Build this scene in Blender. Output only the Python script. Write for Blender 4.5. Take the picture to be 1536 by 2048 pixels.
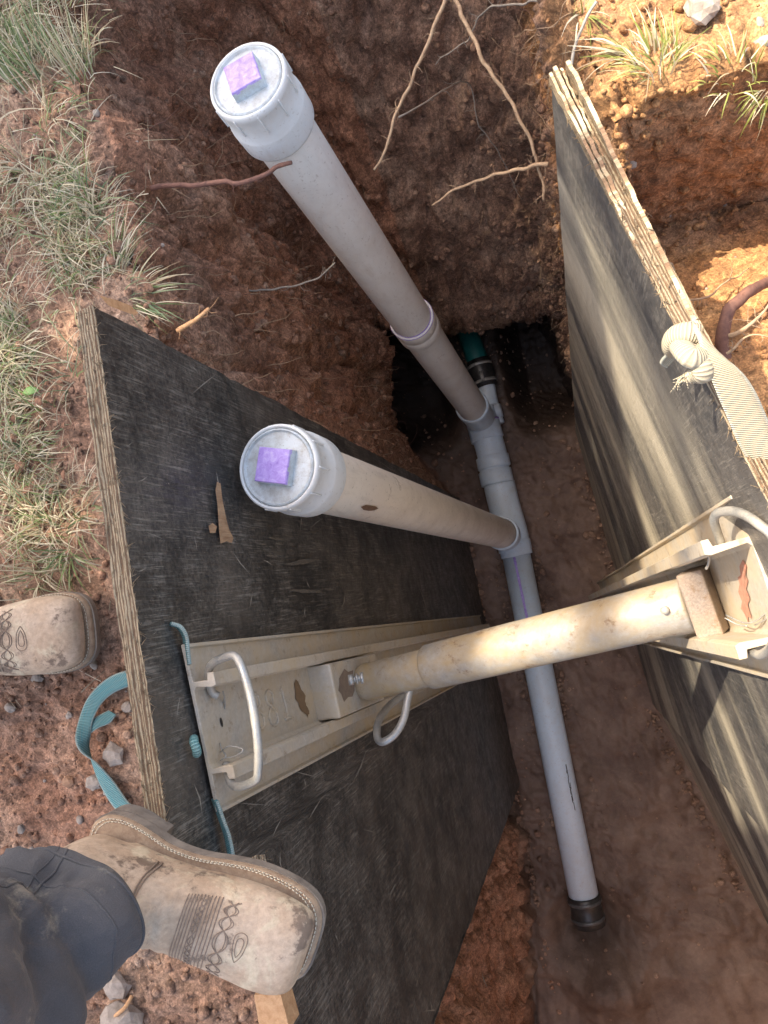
import bpy, bmesh, math, random
import numpy as np
from mathutils import Vector, Matrix
random.seed(7); rng = np.random.default_rng(7)
S = bpy.context.scene
for o in list(bpy.data.objects): bpy.data.objects.remove(o)
COL = S.collection

# ------------------------------------------------------------------ camera
FPX = 1500.0; CAMH = 1.03
dn = np.array([1139-768, -(1107-1024), -FPX]); dn /= np.linalg.norm(dn)
UPV = -dn
v = np.array([-0.2, 1.0, 0.0]); v = v-UPV*(v@UPV); YV = v/np.linalg.norm(v)
RW = np.array([np.cross(YV, UPV), YV, UPV])          # camera -> world
cam_d = bpy.data.cameras.new('camera'); cam = bpy.data.objects.new('camera', cam_d); COL.objects.link(cam)
cam_d.sensor_fit = 'VERTICAL'; cam_d.sensor_height = 36; cam_d.lens = 36*FPX/2048
cam_d.clip_start = 0.02; cam_d.clip_end = 300
m4 = Matrix([list(RW[0])+[0], list(RW[1])+[0], list(RW[2])+[CAMH], [0, 0, 0, 1]])
cam.matrix_world = m4
S.camera = cam

def W(px, py, z):
    """point at height z seen in the direction px,py"""
    d = RW@np.array([px-768, -(py-1024), -FPX]); t = (z-CAMH)/d[2]
    p = d*t; return np.array([p[0], p[1], z])
def proj(P_):
    c_ = RW.T@(np.array(P_)-[0, 0, CAMH]); return (768+FPX*c_[0]/-c_[2], 1024-FPX*c_[1]/-c_[2])
def dirv(px, py):
    d = RW@np.array([px-768, -(py-1024), -FPX]); return d/np.linalg.norm(d)

# ------------------------------------------------------------------ world + sun
SUN = np.array([-0.42, 0.34, 0.84]); SUN /= np.linalg.norm(SUN)
wd = bpy.data.worlds.new('World'); S.world = wd; wd.use_nodes = True
nt = wd.node_tree; nt.nodes.clear()
sky = nt.nodes.new('ShaderNodeTexSky'); sky.sky_type = 'NISHITA'; sky.sun_disc = False
sky.sun_elevation = math.asin(SUN[2]); sky.sun_rotation = math.atan2(SUN[0], SUN[1]); sky.dust_density = 3.0; sky.air_density = 0.8; sky.ozone_density = 0.5
bg = nt.nodes.new('ShaderNodeBackground'); bg.inputs[1].default_value = 0.15
ow = nt.nodes.new('ShaderNodeOutputWorld')
wb = nt.nodes.new('ShaderNodeMix'); wb.data_type = 'RGBA'; wb.blend_type = 'MULTIPLY'; wb.inputs[0].default_value = 1; wb.inputs[7].default_value = (1.13, 1.02, .89, 1)
nt.links.new(sky.outputs[0], wb.inputs[6]); nt.links.new(wb.outputs[2], bg.inputs[0]); nt.links.new(bg.outputs[0], ow.inputs[0])
sl = bpy.data.lights.new('sun', 'SUN'); sl.energy = 2.9; sl.angle = math.radians(0.55); sl.color = (1, 0.86, 0.66)
so = bpy.data.objects.new('sun', sl); COL.objects.link(so)
so.rotation_euler = Vector(-SUN).to_track_quat('-Z', 'Y').to_euler()
S.view_settings.view_transform = 'Standard'; S.view_settings.look = 'None'
S.view_settings.exposure = 1.92; S.view_settings.gamma = 1

# ------------------------------------------------------------------ numpy noise
_perm = rng.permutation(256); _perm = np.concatenate([_perm, _perm, _perm])
_grad = rng.normal(size=(256, 3)); _grad /= np.linalg.norm(_grad, axis=1)[:, None]
def pnoise(P):
    P = np.asarray(P, float); I = np.floor(P).astype(int); f = P-I; I &= 255
    u = f*f*f*(f*(f*6-15)+10); r = 0
    for dx in (0, 1):
        for dy in (0, 1):
            for dz in (0, 1):
                h = _perm[_perm[_perm[I[..., 0]+dx]+I[..., 1]+dy]+I[..., 2]+dz]
                g = _grad[h]; d = f-np.array([dx, dy, dz])
                w = (u[..., 0] if dx else 1-u[..., 0])*(u[..., 1] if dy else 1-u[..., 1])*(u[..., 2] if dz else 1-u[..., 2])
                r = r+w*(g*d).sum(-1)
    return r
def fbm(P, f0, octs, gain=0.5):
    P = np.asarray(P, float); a = 1; r = 0; f = f0
    for i in range(octs):
        r = r+a*pnoise(P*f+17.3*i); a *= gain; f *= 2.03
    return r
def sstep(a, b, x):
    t = np.clip((x-a)/(b-a), 0, 1); return t*t*(3-2*t)

# ------------------------------------------------------------------ object helpers
def tag(o, label=None, cat=None, group=None, kind=None):
    if label: o['label'] = label
    if cat: o['category'] = cat
    if group: o['group'] = group
    if kind: o['kind'] = kind
    return o
def empty(name, loc, label, cat, group=None):
    o = bpy.data.objects.new(name, None); COL.objects.link(o); o.location = loc; o.empty_display_size = .05
    bpy.context.view_layer.update()
    return tag(o, label, cat, group)
def link(name, V, Fc, mats, parent=None, smooth=True, uv=None, midx=None, attr=None):
    me = bpy.data.meshes.new(name); V = [tuple(map(float, p)) for p in V] if not isinstance(V, np.ndarray) else V
    me.from_pydata(V.tolist() if isinstance(V, np.ndarray) else V, [], Fc if isinstance(Fc, list) else Fc.tolist()); 
    if not isinstance(mats, (list, tuple)): mats = [mats]
    for m in mats: me.materials.append(m)
    if midx is not None: me.polygons.foreach_set('material_index', midx)
    if smooth: me.polygons.foreach_set('use_smooth', [True]*len(me.polygons))
    if uv is not None:
        ul = me.uv_layers.new(name='UVMap'); li = np.empty(len(me.loops), int); me.loops.foreach_get('vertex_index', li)
        ul.data.foreach_set('uv', np.asarray(uv, float)[li].ravel())
    if attr is not None:
        for k, a in attr.items():
            at = me.color_attributes.new(k, 'FLOAT_COLOR', 'POINT'); a = np.asarray(a, float)
            if a.shape[1] == 3: a = np.concatenate([a, np.ones((len(a), 1))], 1)
            at.data.foreach_set('color', a.ravel())
    me.update()
    o = bpy.data.objects.new(name, me); COL.objects.link(o)
    if parent is not None:
        o.parent = parent; o.matrix_parent_inverse = parent.matrix_world.inverted()
    return o
class MB:
    """collects shapes into one mesh"""
    def __init__(s): s.V = []; s.F = []; s.U = []; s.M = []
    def add(s, V, Fc, U=None, m=0):
        o = len(s.V); s.V += [tuple(map(float, p)) for p in V]; s.F += [tuple(int(i)+o for i in f) for f in Fc]
        s.U += ([tuple(u) for u in U] if U is not None else [(0, 0)]*len(V)); s.M += [m]*len(Fc)
    def build(s, name, mats, parent=None, smooth=True, sub=0, bev=0):
        o = link(name, s.V, s.F, mats, parent, smooth, s.U, s.M)
        if bev:
            b = o.modifiers.new('b', 'BEVEL'); b.width = bev; b.segments = 2; b.limit_method = 'ANGLE'; b.angle_limit = math.radians(40)
        if sub:
            b = o.modifiers.new('s', 'SUBSURF'); b.levels = b.render_levels = sub
        return o
def catmull(P, n=6):
    P = np.asarray(P, float); 
    if len(P) < 3: return np.array([P[0]+(P[-1]-P[0])*t for t in np.linspace(0, 1, n+1)])
    Q = np.vstack([2*P[0]-P[1], P, 2*P[-1]-P[-2]]); out = []
    for i in range(1, len(Q)-2):
        for t in np.arange(n)/n:
            out.append(.5*((2*Q[i])+(-Q[i-1]+Q[i+1])*t+(2*Q[i-1]-5*Q[i]+4*Q[i+1]-Q[i+2])*t*t+(-Q[i-1]+3*Q[i]-3*Q[i+1]+Q[i+2])*t**3))
    out.append(Q[-2]); return np.array(out)
def tube(mb, P, r, n=8, m=0, cap=True, flat=None):
    P = np.asarray(P, float); k = len(P); r = np.broadcast_to(np.asarray(r, float), (k,))
    T = np.gradient(P, axis=0); T /= np.linalg.norm(T, axis=1)[:, None]+1e-12
    up = np.array([0, 0, 1.]) if abs(T[0][2]) < .9 else np.array([1., 0, 0]); V = []; U = []; L = 0
    a = np.cross(T[0], up); a /= np.linalg.norm(a)
    for i in range(k):
        a = a-T[i]*(a@T[i]); a /= np.linalg.norm(a)+1e-12; b = np.cross(T[i], a)
        if i: L += np.linalg.norm(P[i]-P[i-1])
        for j in range(n):
            t = 2*math.pi*j/n; V.append(P[i]+r[i]*(math.cos(t)*a+math.sin(t)*b*(flat or 1))); U.append((L, j/n))
    Fc = [(i*n+j, i*n+(j+1) % n, (i+1)*n+(j+1) % n, (i+1)*n+j) for i in range(k-1) for j in range(n)]
    if cap: Fc += [tuple(range(n))[::-1], tuple(range((k-1)*n, k*n))]
    mb.add(V, Fc, U, m)
def box(mb, c, ax, ay, az, m=0):
    """box with centre c and half-axis vectors"""
    c, ax, ay, az = [np.asarray(q, float) for q in (c, ax, ay, az)]
    V = [c+sx*ax+sy*ay+sz*az for sz in (-1, 1) for sy in (-1, 1) for sx in (-1, 1)]
    mb.add(V, [(0, 2, 3, 1), (4, 5, 7, 6), (0, 1, 5, 4), (2, 6, 7, 3), (0, 4, 6, 2), (1, 3, 7, 5)], [(0, 0)]*8, m)
def lathe(mb, P0, P1, prof, n=48, m=0, ms=None):
    """rings (t along P0->P1 in metres, radius)"""
    P0, P1 = np.asarray(P0, float), np.asarray(P1, float); ax = (P1-P0)/np.linalg.norm(P1-P0)
    up = np.array([0, 1., 0]) if abs(ax[1]) < .9 else np.array([1., 0, 0]); a = np.cross(ax, up); a /= np.linalg.norm(a); b = np.cross(ax, a)
    V = []; U = []
    for t, r in prof:
        for j in range(n):
            h = 2*math.pi*j/n; V.append(P0+ax*t+r*(math.cos(h)*a+math.sin(h)*b)); U.append((t, j/n))
    Fc = []
    for i in range(len(prof)-1):
        for j in range(n): Fc.append((i*n+j, (i+1)*n+j, (i+1)*n+(j+1) % n, i*n+(j+1) % n))
    mb.add(V, Fc, U, m)
def ribbon(mb, P, Wd, th=.0015, m=0, nw=4):
    """webbing: centre points P, half-width vectors Wd"""
    P = np.asarray(P, float); Wd = np.asarray(Wd, float); T = np.gradient(P, axis=0); T /= np.linalg.norm(T, axis=1)[:, None]+1e-12
    N = np.cross(T, Wd); N /= np.linalg.norm(N, axis=1)[:, None]+1e-12
    V = []; U = []; L = 0; k = len(P)
    for i in range(k):
        if i: L += np.linalg.norm(P[i]-P[i-1])
        for s in (1, -1):
            for q in np.linspace(-1, 1, nw+1)*s:
                V.append(P[i]+Wd[i]*q+N[i]*th*.5*s); U.append((L, q*.5+.5))
    n = 2*(nw+1)
    Fc = [(i*n+j, (i+1)*n+j, (i+1)*n+(j+1) % n, i*n+(j+1) % n) for i in range(k-1) for j in range(n)]
    Fc += [tuple(range(n)), tuple(range((k-1)*n, k*n))[::-1]]
    mb.add(V, Fc, U, m)

# ------------------------------------------------------------------ materials
class MT:
    def __init__(s, name, rough=.6, metal=0):
        s.m = bpy.data.materials.new(name); s.m.use_nodes = True; s.t = s.m.node_tree; s.b = s.t.nodes['Principled BSDF']
        s.b.inputs['Roughness'].default_value = rough; s.b.inputs['Metallic'].default_value = metal
    def N(s, t, **k):
        n = s.t.nodes.new(t)
        for a, b in k.items():
            if a.startswith('i_'): n.inputs[a[2:].replace('_', ' ')].default_value = b
            else: setattr(n, a, b)
        return n
    def L(s, a, b): s.t.links.new(a, b)
    def co(s, kind='Object', scale=(1, 1, 1), rot=(0, 0, 0)):
        c = s.N('ShaderNodeTexCoord'); mp = s.N('ShaderNodeMapping'); mp.inputs['Scale'].default_value = scale; mp.inputs['Rotation'].default_value = rot
        s.L(c.outputs[kind], mp.inputs[0]); return mp.outputs[0]
    def noise(s, vec, sc, det=5, rough=.6, dist=0):
        n = s.N('ShaderNodeTexNoise'); n.inputs['Scale'].default_value = sc; n.inputs['Detail'].default_value = det; n.inputs['Roughness'].default_value = rough; n.inputs['Distortion'].default_value = dist
        s.L(vec, n.inputs['Vector']); return n.outputs[0]
    def ramp(s, f, *st):
        r = s.N('ShaderNodeValToRGB'); e = r.color_ramp.elements
        while len(e) < len(st): e.new(.5)
        for q, (p, c) in zip(e, st):
            q.position = p; q.color = (c, c, c, 1) if isinstance(c, (int, float)) else (*c, 1)
        s.L(f, r.inputs[0]); return r.outputs[0]
    def mix(s, f, a, b, mode='MIX'):
        n = s.N('ShaderNodeMix', data_type='RGBA', blend_type=mode)
        for i, x in ((0, f), (6, a), (7, b)):
            if isinstance(x, (int, float)): n.inputs[i].default_value = x if i == 0 else (x, x, x, 1)
            elif isinstance(x, tuple): n.inputs[i].default_value = (*x, 1)
            else: s.L(x, n.inputs[i])
        return n.outputs[2]
    def math(s, op, a, b=0.0):
        n = s.N('ShaderNodeMath', operation=op)
        for i, x in ((0, a), (1, b)):
            if isinstance(x, (int, float)): n.inputs[i].default_value = x
            else: s.L(x, n.inputs[i])
        return n.outputs[0]
    def color(s, c):
        if isinstance(c, tuple): s.b.inputs['Base Color'].default_value = (*c, 1)
        else: s.L(c, s.b.inputs['Base Color'])
    def rough(s, c): s.L(c, s.b.inputs['Roughness'])
    def bump(s, h, dist=.002, st=1, prev=None):
        n = s.N('ShaderNodeBump'); n.inputs['Distance'].default_value = dist; n.inputs['Strength'].default_value = st
        s.L(h, n.inputs['Height'])
        if prev is not None: s.L(prev, n.inputs['Normal'])
        s.L(n.outputs[0], s.b.inputs['Normal']); return n.outputs[0]

def mat_soil():
    m = MT('soil', .95); c = m.co(); at = m.N('ShaderNodeVertexColor', layer_name='zone'); sp = m.N('ShaderNodeSeparateColor'); m.L(at.outputs[0], sp.inputs[0])
    n1 = m.noise(c, 7, 8, .65, .3); n2 = m.noise(c, 60, 6, .7); n3 = m.noise(c, 400, 3, .6)
    gs = m.math('SUBTRACT', 1.0, m.math('MULTIPLY', sp.outputs[1], .8))
    brown = m.ramp(n1, (.3, (.155, .087, .057)), (.5, (.275, .168, .112)), (.7, (.41, .285, .20)))
    orange = m.ramp(n1, (.3, (.31, .15, .062)), (.6, (.43, .235, .10)), (.8, (.47, .31, .17)))
    clay = m.ramp(n1, (.3, (.30, .135, .075)), (.7, (.44, .235, .14)))
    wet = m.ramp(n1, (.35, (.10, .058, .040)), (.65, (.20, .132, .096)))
    col = m.mix(sp.outputs[0], brown, orange); col = m.mix(sp.outputs[1], col, wet); col = m.mix(sp.outputs[2], col, clay); col = m.mix(m.math('MULTIPLY', m.math('MULTIPLY', sp.outputs[0], sp.outputs[1]), .85), col, (.035, .024, .018))  # orange times wet goes near-black: painted far-end shade and the damp scoop
    cv = m.N('ShaderNodeTexVoronoi'); cv.inputs['Scale'].default_value = 150; m.L(c, cv.inputs['Vector']); cs_ = m.N('ShaderNodeSeparateColor'); m.L(cv.outputs['Color'], cs_.inputs[0])
    cv2 = m.N('ShaderNodeTexVoronoi'); cv2.inputs['Scale'].default_value = 380; m.L(c, cv2.inputs['Vector']); cs2 = m.N('ShaderNodeSeparateColor'); m.L(cv2.outputs['Color'], cs2.inputs[0])
    gr_ = m.math('SUBTRACT', .5, m.math('MULTIPLY', sp.outputs[1], .42)); col = m.mix(gr_, col, m.ramp(cs_.outputs[0], (0, .22), (1, .8)), 'OVERLAY'); col = m.mix(gr_, col, m.ramp(cs2.outputs[1], (0, .22), (1, .82)), 'OVERLAY')
    col = m.mix(m.math('MULTIPLY', gs, .7), col, m.ramp(n2, (.3, .2), (.7, .85)), 'OVERLAY')
    col = m.mix(m.math('MULTIPLY', gs, .35), col, m.ramp(n3, (.3, .2), (.7, .85)), 'OVERLAY')
    vor = m.N('ShaderNodeTexVoronoi'); vor.inputs['Scale'].default_value = 95; m.L(c, vor.inputs['Vector'])
    spk = m.math('MULTIPLY', m.ramp(vor.outputs['Distance'], (.0, 1.), (.16, 0.)), m.ramp(m.noise(c, 30, 3), (.58, 0.), (.66, 1.)))
    col = m.mix(m.math('MULTIPLY', spk, .6), col, (.42, .36, .30)); m.color(col)
    v2 = m.N('ShaderNodeTexVoronoi'); v2.inputs['Scale'].default_value = 170; m.L(c, v2.inputs['Vector'])
    v3 = m.N('ShaderNodeTexVoronoi'); v3.inputs['Scale'].default_value = 42; m.L(c, v3.inputs['Vector'])
    m.rough(m.ramp(sp.outputs[1], (0, .95), (1, .62)))
    p = m.bump(m.math('MULTIPLY', m.noise(c, 30, 10, .66), m.math('ADD', gs, .25)), .011, .85); p = m.bump(m.math('MULTIPLY', v3.outputs['Distance'], gs), .008, -.6, p); p = m.bump(m.math('MULTIPLY', v2.outputs['Distance'], gs), .003, -.6, p); m.bump(m.math('MULTIPLY', m.noise(c, 700, 3, .7), gs), .0012, .8, p)
    return m.m
def mat_film(pale, dusty):
    m = MT('phenolic_film', .5); c = m.co('UV')
    big = m.noise(c, 3.2, 5, .6, .4)
    def scr(rot, sc, lo, hi): return m.ramp(m.noise(m.co('UV', (sc*.085, .5, 1), (0, 0, rot)), 22, 5, .65), (lo, 0.), (hi, 1.))
    s = m.math('MAXIMUM', m.math('MAXIMUM', scr(.25, 150, .575, .62), scr(-.35, 120, .585, .63)), m.math('MAXIMUM', scr(1.35, 170, .575, .62), scr(.8, 230, .58, .63)))
    fine = m.noise(c, 120, 8, .8); dust = m.ramp(m.math('MULTIPLY', m.noise(c, 7, 8, .72), m.noise(c, 140, 5, .8)), (.20, 0.), (.36, 1.))
    base = m.ramp(fine, (.35, (.012, .012, .012)), (.7, (.052, .049, .045)))
    col = m.mix(m.math('MULTIPLY', dust, dusty*.75), base, (.20, .175, .145))
    col = m.mix(m.math('MULTIPLY', m.ramp(big, (.5, 0.), (.7, 1.)), dusty*.8), col, (.12, .10, .082))
    wh = m.ramp(m.noise(c, 14, 6, .7), (.44, .15), (.60, 1.))
    col = m.mix(m.math('MULTIPLY', m.math('MULTIPLY', s, wh), .45), col, (.36, .33, .28))
    spk = m.ramp(m.noise(c, 260, 2, .5), (.70, 0.), (.76, 1.)); col = m.mix(m.math('MULTIPLY', spk, .6), col, (.38, .33, .26))
    if pale: col = m.mix(.3, col, (.13, .133, .14))
    if pale:   # dried pale mud wiped along the sheet
        st = m.noise(m.co('UV', (.5, 3.4, 1), (0, 0, -.03)), 1.0, 5, .55, .2)
        col = m.mix(m.math('MULTIPLY', m.ramp(st, (.46, 0.), (.58, 1.)), .85), col, (.50, .45, .35))
    m.color(col); m.rough(m.ramp(m.noise(c, 30, 6, .7), (.3, .28), (.7, .62)))
    p = m.bump(fine, .0005, .7); m.bump(s, .0005, .6, p)
    return m.m
def mat_plyedge():
    m = MT('plywood_edge', .85); c = m.co('UV'); sx = m.N('ShaderNodeSeparateXYZ'); m.L(c, sx.inputs[0])
    w = m.math('ADD', sx.outputs[1], m.math('MULTIPLY', m.math('SUBTRACT', m.noise(m.co('UV', (1, .3, 1)), 24, 5, .7), .5), .24))
    st = m.math('SINE', m.math('MULTIPLY', w, 2*math.pi*6.5))
    st = m.math('ADD', m.math('MULTIPLY', st, .55), m.math('MULTIPLY', m.math('SUBTRACT', m.noise(m.co('UV', (1, 6, 1)), 40, 5, .75), .42), 2.2))
    a = m.noise(m.co('UV', (.25, 9, 1)), 130, 5, .7); g = m.noise(m.co('UV', (1, .12, 1)), 260, 5, .75)
    col = m.mix(m.ramp(st, (.35, 0.), (.6, 1.)), (.40, .31, .20), (.68, .56, .38))
    col = m.mix(m.ramp(st, (-.0, 1.), (.12, 0.)), col, (.27, .17, .10))
    col = m.mix(.6, col, m.ramp(a, (.3, .2), (.7, .85)), 'OVERLAY'); col = m.mix(.5, col, m.ramp(g, (.3, .15), (.65, .8)), 'OVERLAY')
    col = m.mix(m.ramp(m.noise(m.co('UV', (1, .15, 1)), 9, 6, .7), (.52, 0.), (.68, .75)), col, (.17, .095, .055))
    m.color(col); p = m.bump(st, .0025, .8); p = m.bump(g, .003, .9, p); m.bump(a, .0015, .8, p)
    return m.m
def mat_barewood():
    m = MT('bare_wood', .8); c = m.co('Object', (1, 1, .12)); g = m.noise(c, 160, 5, .7)
    m.color(m.ramp(g, (.3, (.26, .15, .08)), (.7, (.46, .31, .18)))); m.bump(g, .001, .8); return m.m
def mat_pvc(tint=(.88, .87, .81), grime=.35):
    m = MT('pvc', .32); c = m.co(); n = m.noise(c, 9, 7, .7, .3); sp = m.ramp(m.noise(c, 130, 4, .7), (.60, 0.), (.68, 1.)); sm = m.ramp(m.noise(m.co('Object', (30, 30, 4)), 2.2, 6, .7), (.52, 0.), (.70, .8))
    col = m.mix(m.math('MULTIPLY', m.math('MAXIMUM', m.ramp(n, (.45, 0.), (.7, 1.)), sm), grime), tint, (.50, .42, .33))
    col = m.mix(m.math('MULTIPLY', sp, .6*min(1, grime*2)), col, (.33, .27, .2)); m.color(col)
    sc = m.noise(m.co('Object', (40, 40, 3)), 6, 4); m.rough(m.ramp(n, (.3, .25), (.75, .6))); m.bump(sc, .0003, .3)
    return m.m
def mat_capface():
    m = MT('cap_plastic', .38); c = m.co(); n = m.noise(c, 55, 7, .75); sp = m.ramp(m.noise(c, 380, 3, .6), (.64, 0.), (.7, 1.))
    col = m.mix(m.ramp(n, (.42, 0.), (.65, .7)), (.54, .60, .63), (.31, .305, .28)); col = m.mix(m.math('MULTIPLY', sp, .7), col, (.16, .13, .10)); m.color(col)
    m.bump(n, .0005, .4); return m.m
def mat_purple():
    m = MT('purple_primer', .45); c = m.co(); n = m.noise(c, 90, 5, .7, 1.)
    m.color(m.ramp(n, (.3, (.27, .16, .55)), (.55, (.44, .33, .72)), (.75, (.62, .56, .74)))); m.bump(n, .0004, .5); return m.m
def mat_metal(name, dark, light, mudc, mud, rough=.5, metal=.5, sc=25, rust=0):
    m = MT(name, rough, metal); c = m.co(); n = m.noise(c, sc, 8, .7, .4); f = m.noise(c, sc*11, 5, .75)
    col = m.ramp(f, (.3, dark), (.7, light))
    k = m.math('MULTIPLY', m.ramp(n, (.35, 0.), (.62, 1.)), mud); col = m.mix(k, col, mudc)
    if rust:
        r = m.math('MULTIPLY', m.ramp(m.noise(c, 34, 9, .78), (.56, 0.), (.66, 1.)), rust); col = m.mix(r, col, (.19, .115, .06))
    m.color(col); mm = m.math('SUBTRACT', metal, m.math('MULTIPLY', k, metal)); m.L(mm, m.b.inputs['Metallic'])
    m.rough(m.ramp(n, (.3, max(.2, rough-.12)), (.7, min(.95, rough+.3)))); p = m.bump(f, .0005, .5); m.bump(n, .0012, .4, p)
    return m.m
def mat_web(name, a, b, n=360, frq=1.0):
    m = MT(name, .85); c = m.co('UV'); sx = m.N('ShaderNodeSeparateXYZ'); m.L(c, sx.inputs[0])
    s = m.math('SINE', m.math('MULTIPLY', sx.outputs[0], 2*math.pi*n)); d = m.noise(c, 25, 6, .7)
    e = m.ramp(m.math('ABSOLUTE', m.math('SUBTRACT', sx.outputs[1], .5)), (.40, 0.), (.46, 1.))
    col = m.mix(m.ramp(s, (.1, 0.), (.9, 1.)), a, b); col = m.mix(m.math('MULTIPLY', e, .6), col, (.42, .45, .40))
    col = m.mix(m.ramp(d, (.45, 0.), (.75, .6)), col, (.34, .29, .22)); m.color(col)
    p = m.bump(s, .0006, .7); m.bump(m.noise(m.co(), 900, 3, .7), .0006, .6, p); return m.m
def mat_leather():
    m = MT('boot_leather', .78); c = m.co(); n = m.noise(c, 11, 8, .68, .6); f = m.noise(c, 150, 6, .75); g = m.noise(c, 17, 7, .7, .8)
    col = m.ramp(n, (.3, (.30, .20, .125)), (.5, (.42, .31, .215)), (.7, (.52, .41, .31)))
    col = m.mix(m.ramp(g, (.52, 0.), (.62, .8)), col, (.52, .44, .31)); col = m.mix(m.ramp(m.noise(c, 19, 8, .74), (.545, 0.), (.61, .85)), col, (.13, .09, .065))
    col = m.mix(.4, col, m.ramp(f, (.3, .25), (.7, .8)), 'OVERLAY'); m.color(col)
    p = m.bump(f, .0008, .6); m.bump(m.noise(c, 22, 5, .6), .004, .35, p); return m.m
def mat_cloth():
    m = MT('work_cloth', .9); c = m.co(); n = m.noise(c, 9, 6, .65, .4); w = m.noise(c, 1100, 2, .6)
    col = m.ramp(n, (.3, (.034, .036, .041)), (.7, (.070, .072, .080))); col = m.mix(m.ramp(m.noise(c, 17, 7, .7), (.60, 0.), (.70, .55)), col, (.26, .24, .19))
    col = m.mix(.35, col, m.ramp(w, (.3, .25), (.7, .8)), 'OVERLAY'); m.color(col); m.b.inputs['Sheen Weight'].default_value = .08
    p = m.bump(m.noise(c, 30, 6, .6, 1.), .006, .4); m.bump(w, .0006, .6, p); return m.m
def mat_simple(name, c1, c2, sc=40, rough=.8, bd=.001):
    m = MT(name, rough); c = m.co(); n = m.noise(c, sc, 7, .7, .3); m.color(m.ramp(n, (.3, c1), (.7, c2))); m.bump(n, bd, .7); return m.m
def mat_attr(name, rough=.7, tr=0.0):
    m = MT(name, rough); at = m.N('ShaderNodeVertexColor', layer_name='tone'); m.color(m.mix(.25, at.outputs[0], m.ramp(m.noise(m.co(), 300, 3), (.3, .25), (.7, .8)), 'OVERLAY'))
    if tr:
        t = m.N('ShaderNodeBsdfTranslucent'); m.L(at.outputs[0], t.inputs[0]); mx = m.N('ShaderNodeMixShader'); mx.inputs[0].default_value = tr
        m.L(m.b.outputs[0], mx.inputs[1]); m.L(t.outputs[0], mx.inputs[2]); m.L(mx.outputs[0], m.t.nodes['Material Output'].inputs[0])
    return m.m
SOIL = mat_soil(); FILM = mat_film(0, .8); FILMR = mat_film(1, 1.); PLY = mat_plyedge(); BARE = mat_barewood(); PVC = mat_pvc(); PVCG = mat_pvc((.66, .78, .88), .3)
PVCT = mat_pvc((.84, .75, .63), .5); CAPF = mat_capface(); HUB = mat_pvc((.74, .77, .77), .35); PURP = mat_purple()
ALU = mat_metal('muddy_aluminium', (.40, .375, .33), (.58, .55, .49), (.50, .40, .265), .95, .55, .3, 12, .5)
GALV = mat_metal('galvanised_rod', (.30, .31, .31), (.48, .49, .48), (.38, .33, .25), .5, .38, .7, 40, .3)
STEEL = mat_metal('strut_tube', (.26, .255, .245), (.42, .41, .385), (.34, .24, .11), .95, .48, .45, 7, .9)
RUST = mat_metal('worn_steel', (.16, .13, .11), (.34, .30, .26), (.30, .21, .14), .6, .6, .4, 30, .8)
TEAL = mat_web('teal_webbing', (.06, .20, .215), (.19, .40, .40), 420); CREAM = mat_web('cream_webbing', (.30, .265, .19), (.44, .40, .30), 420)
LEA = mat_leather(); SOLE = mat_simple('boot_sole', (.11, .09, .075), (.27, .23, .19), 35, .85); WELT = mat_simple('boot_welt', (.20, .125, .08), (.36, .27, .18), 120)
THREAD = mat_simple('pale_thread', (.55, .48, .36), (.75, .69, .56), 300); STITCH = mat_simple('brown_stitching', (.19, .135, .10), (.30, .225, .165), 300)
CLOTH = mat_cloth(); ROOT = mat_simple('root_bark', (.27, .17, .10), (.52, .38, .24), 120, .85); ROOTD = mat_simple('dark_root_bark', (.10, .05, .04), (.24, .12, .085), 90, .8)
ROOTG = mat_simple('grey_root', (.22, .2, .17), (.42, .38, .32), 120); RUBB = mat_simple('black_rubber', (.012, .012, .013), (.05, .048, .045), 60, .35)
GREEN = mat_simple('teal_pipe', (.01, .13, .12), (.02, .20, .18), 40, .5); MUD = mat_simple('wet_mud', (.13, .075, .045), (.22, .13, .08), 120, .55)
STONE = mat_simple('stone', (.20, .165, .135), (.44, .37, .31), 60, .9, .003); STONED = mat_simple('rusty_stone', (.20, .10, .055), (.42, .25, .15), 60, .85, .002)
REDP = mat_simple('red_paint', (.42, .13, .09), (.46, .30, .20), 130); STICK = mat_simple('stick_wood', (.38, .19, .08), (.62, .38, .2), 100)
GRS = mat_attr('grass_blades', .6, .3); CLOD = SOIL; BARK = mat_simple('added_tree_bark', (.06, .04, .03), (.16, .12, .09), 20, .9, .01); LEAFM = mat_simple('added_tree_leaves', (.03, .07, .02), (.07, .12, .03), 10, .6)
DRY = mat_simple('dry_leaf', (.13, .05, .03), (.34, .19, .11), 160)

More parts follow.
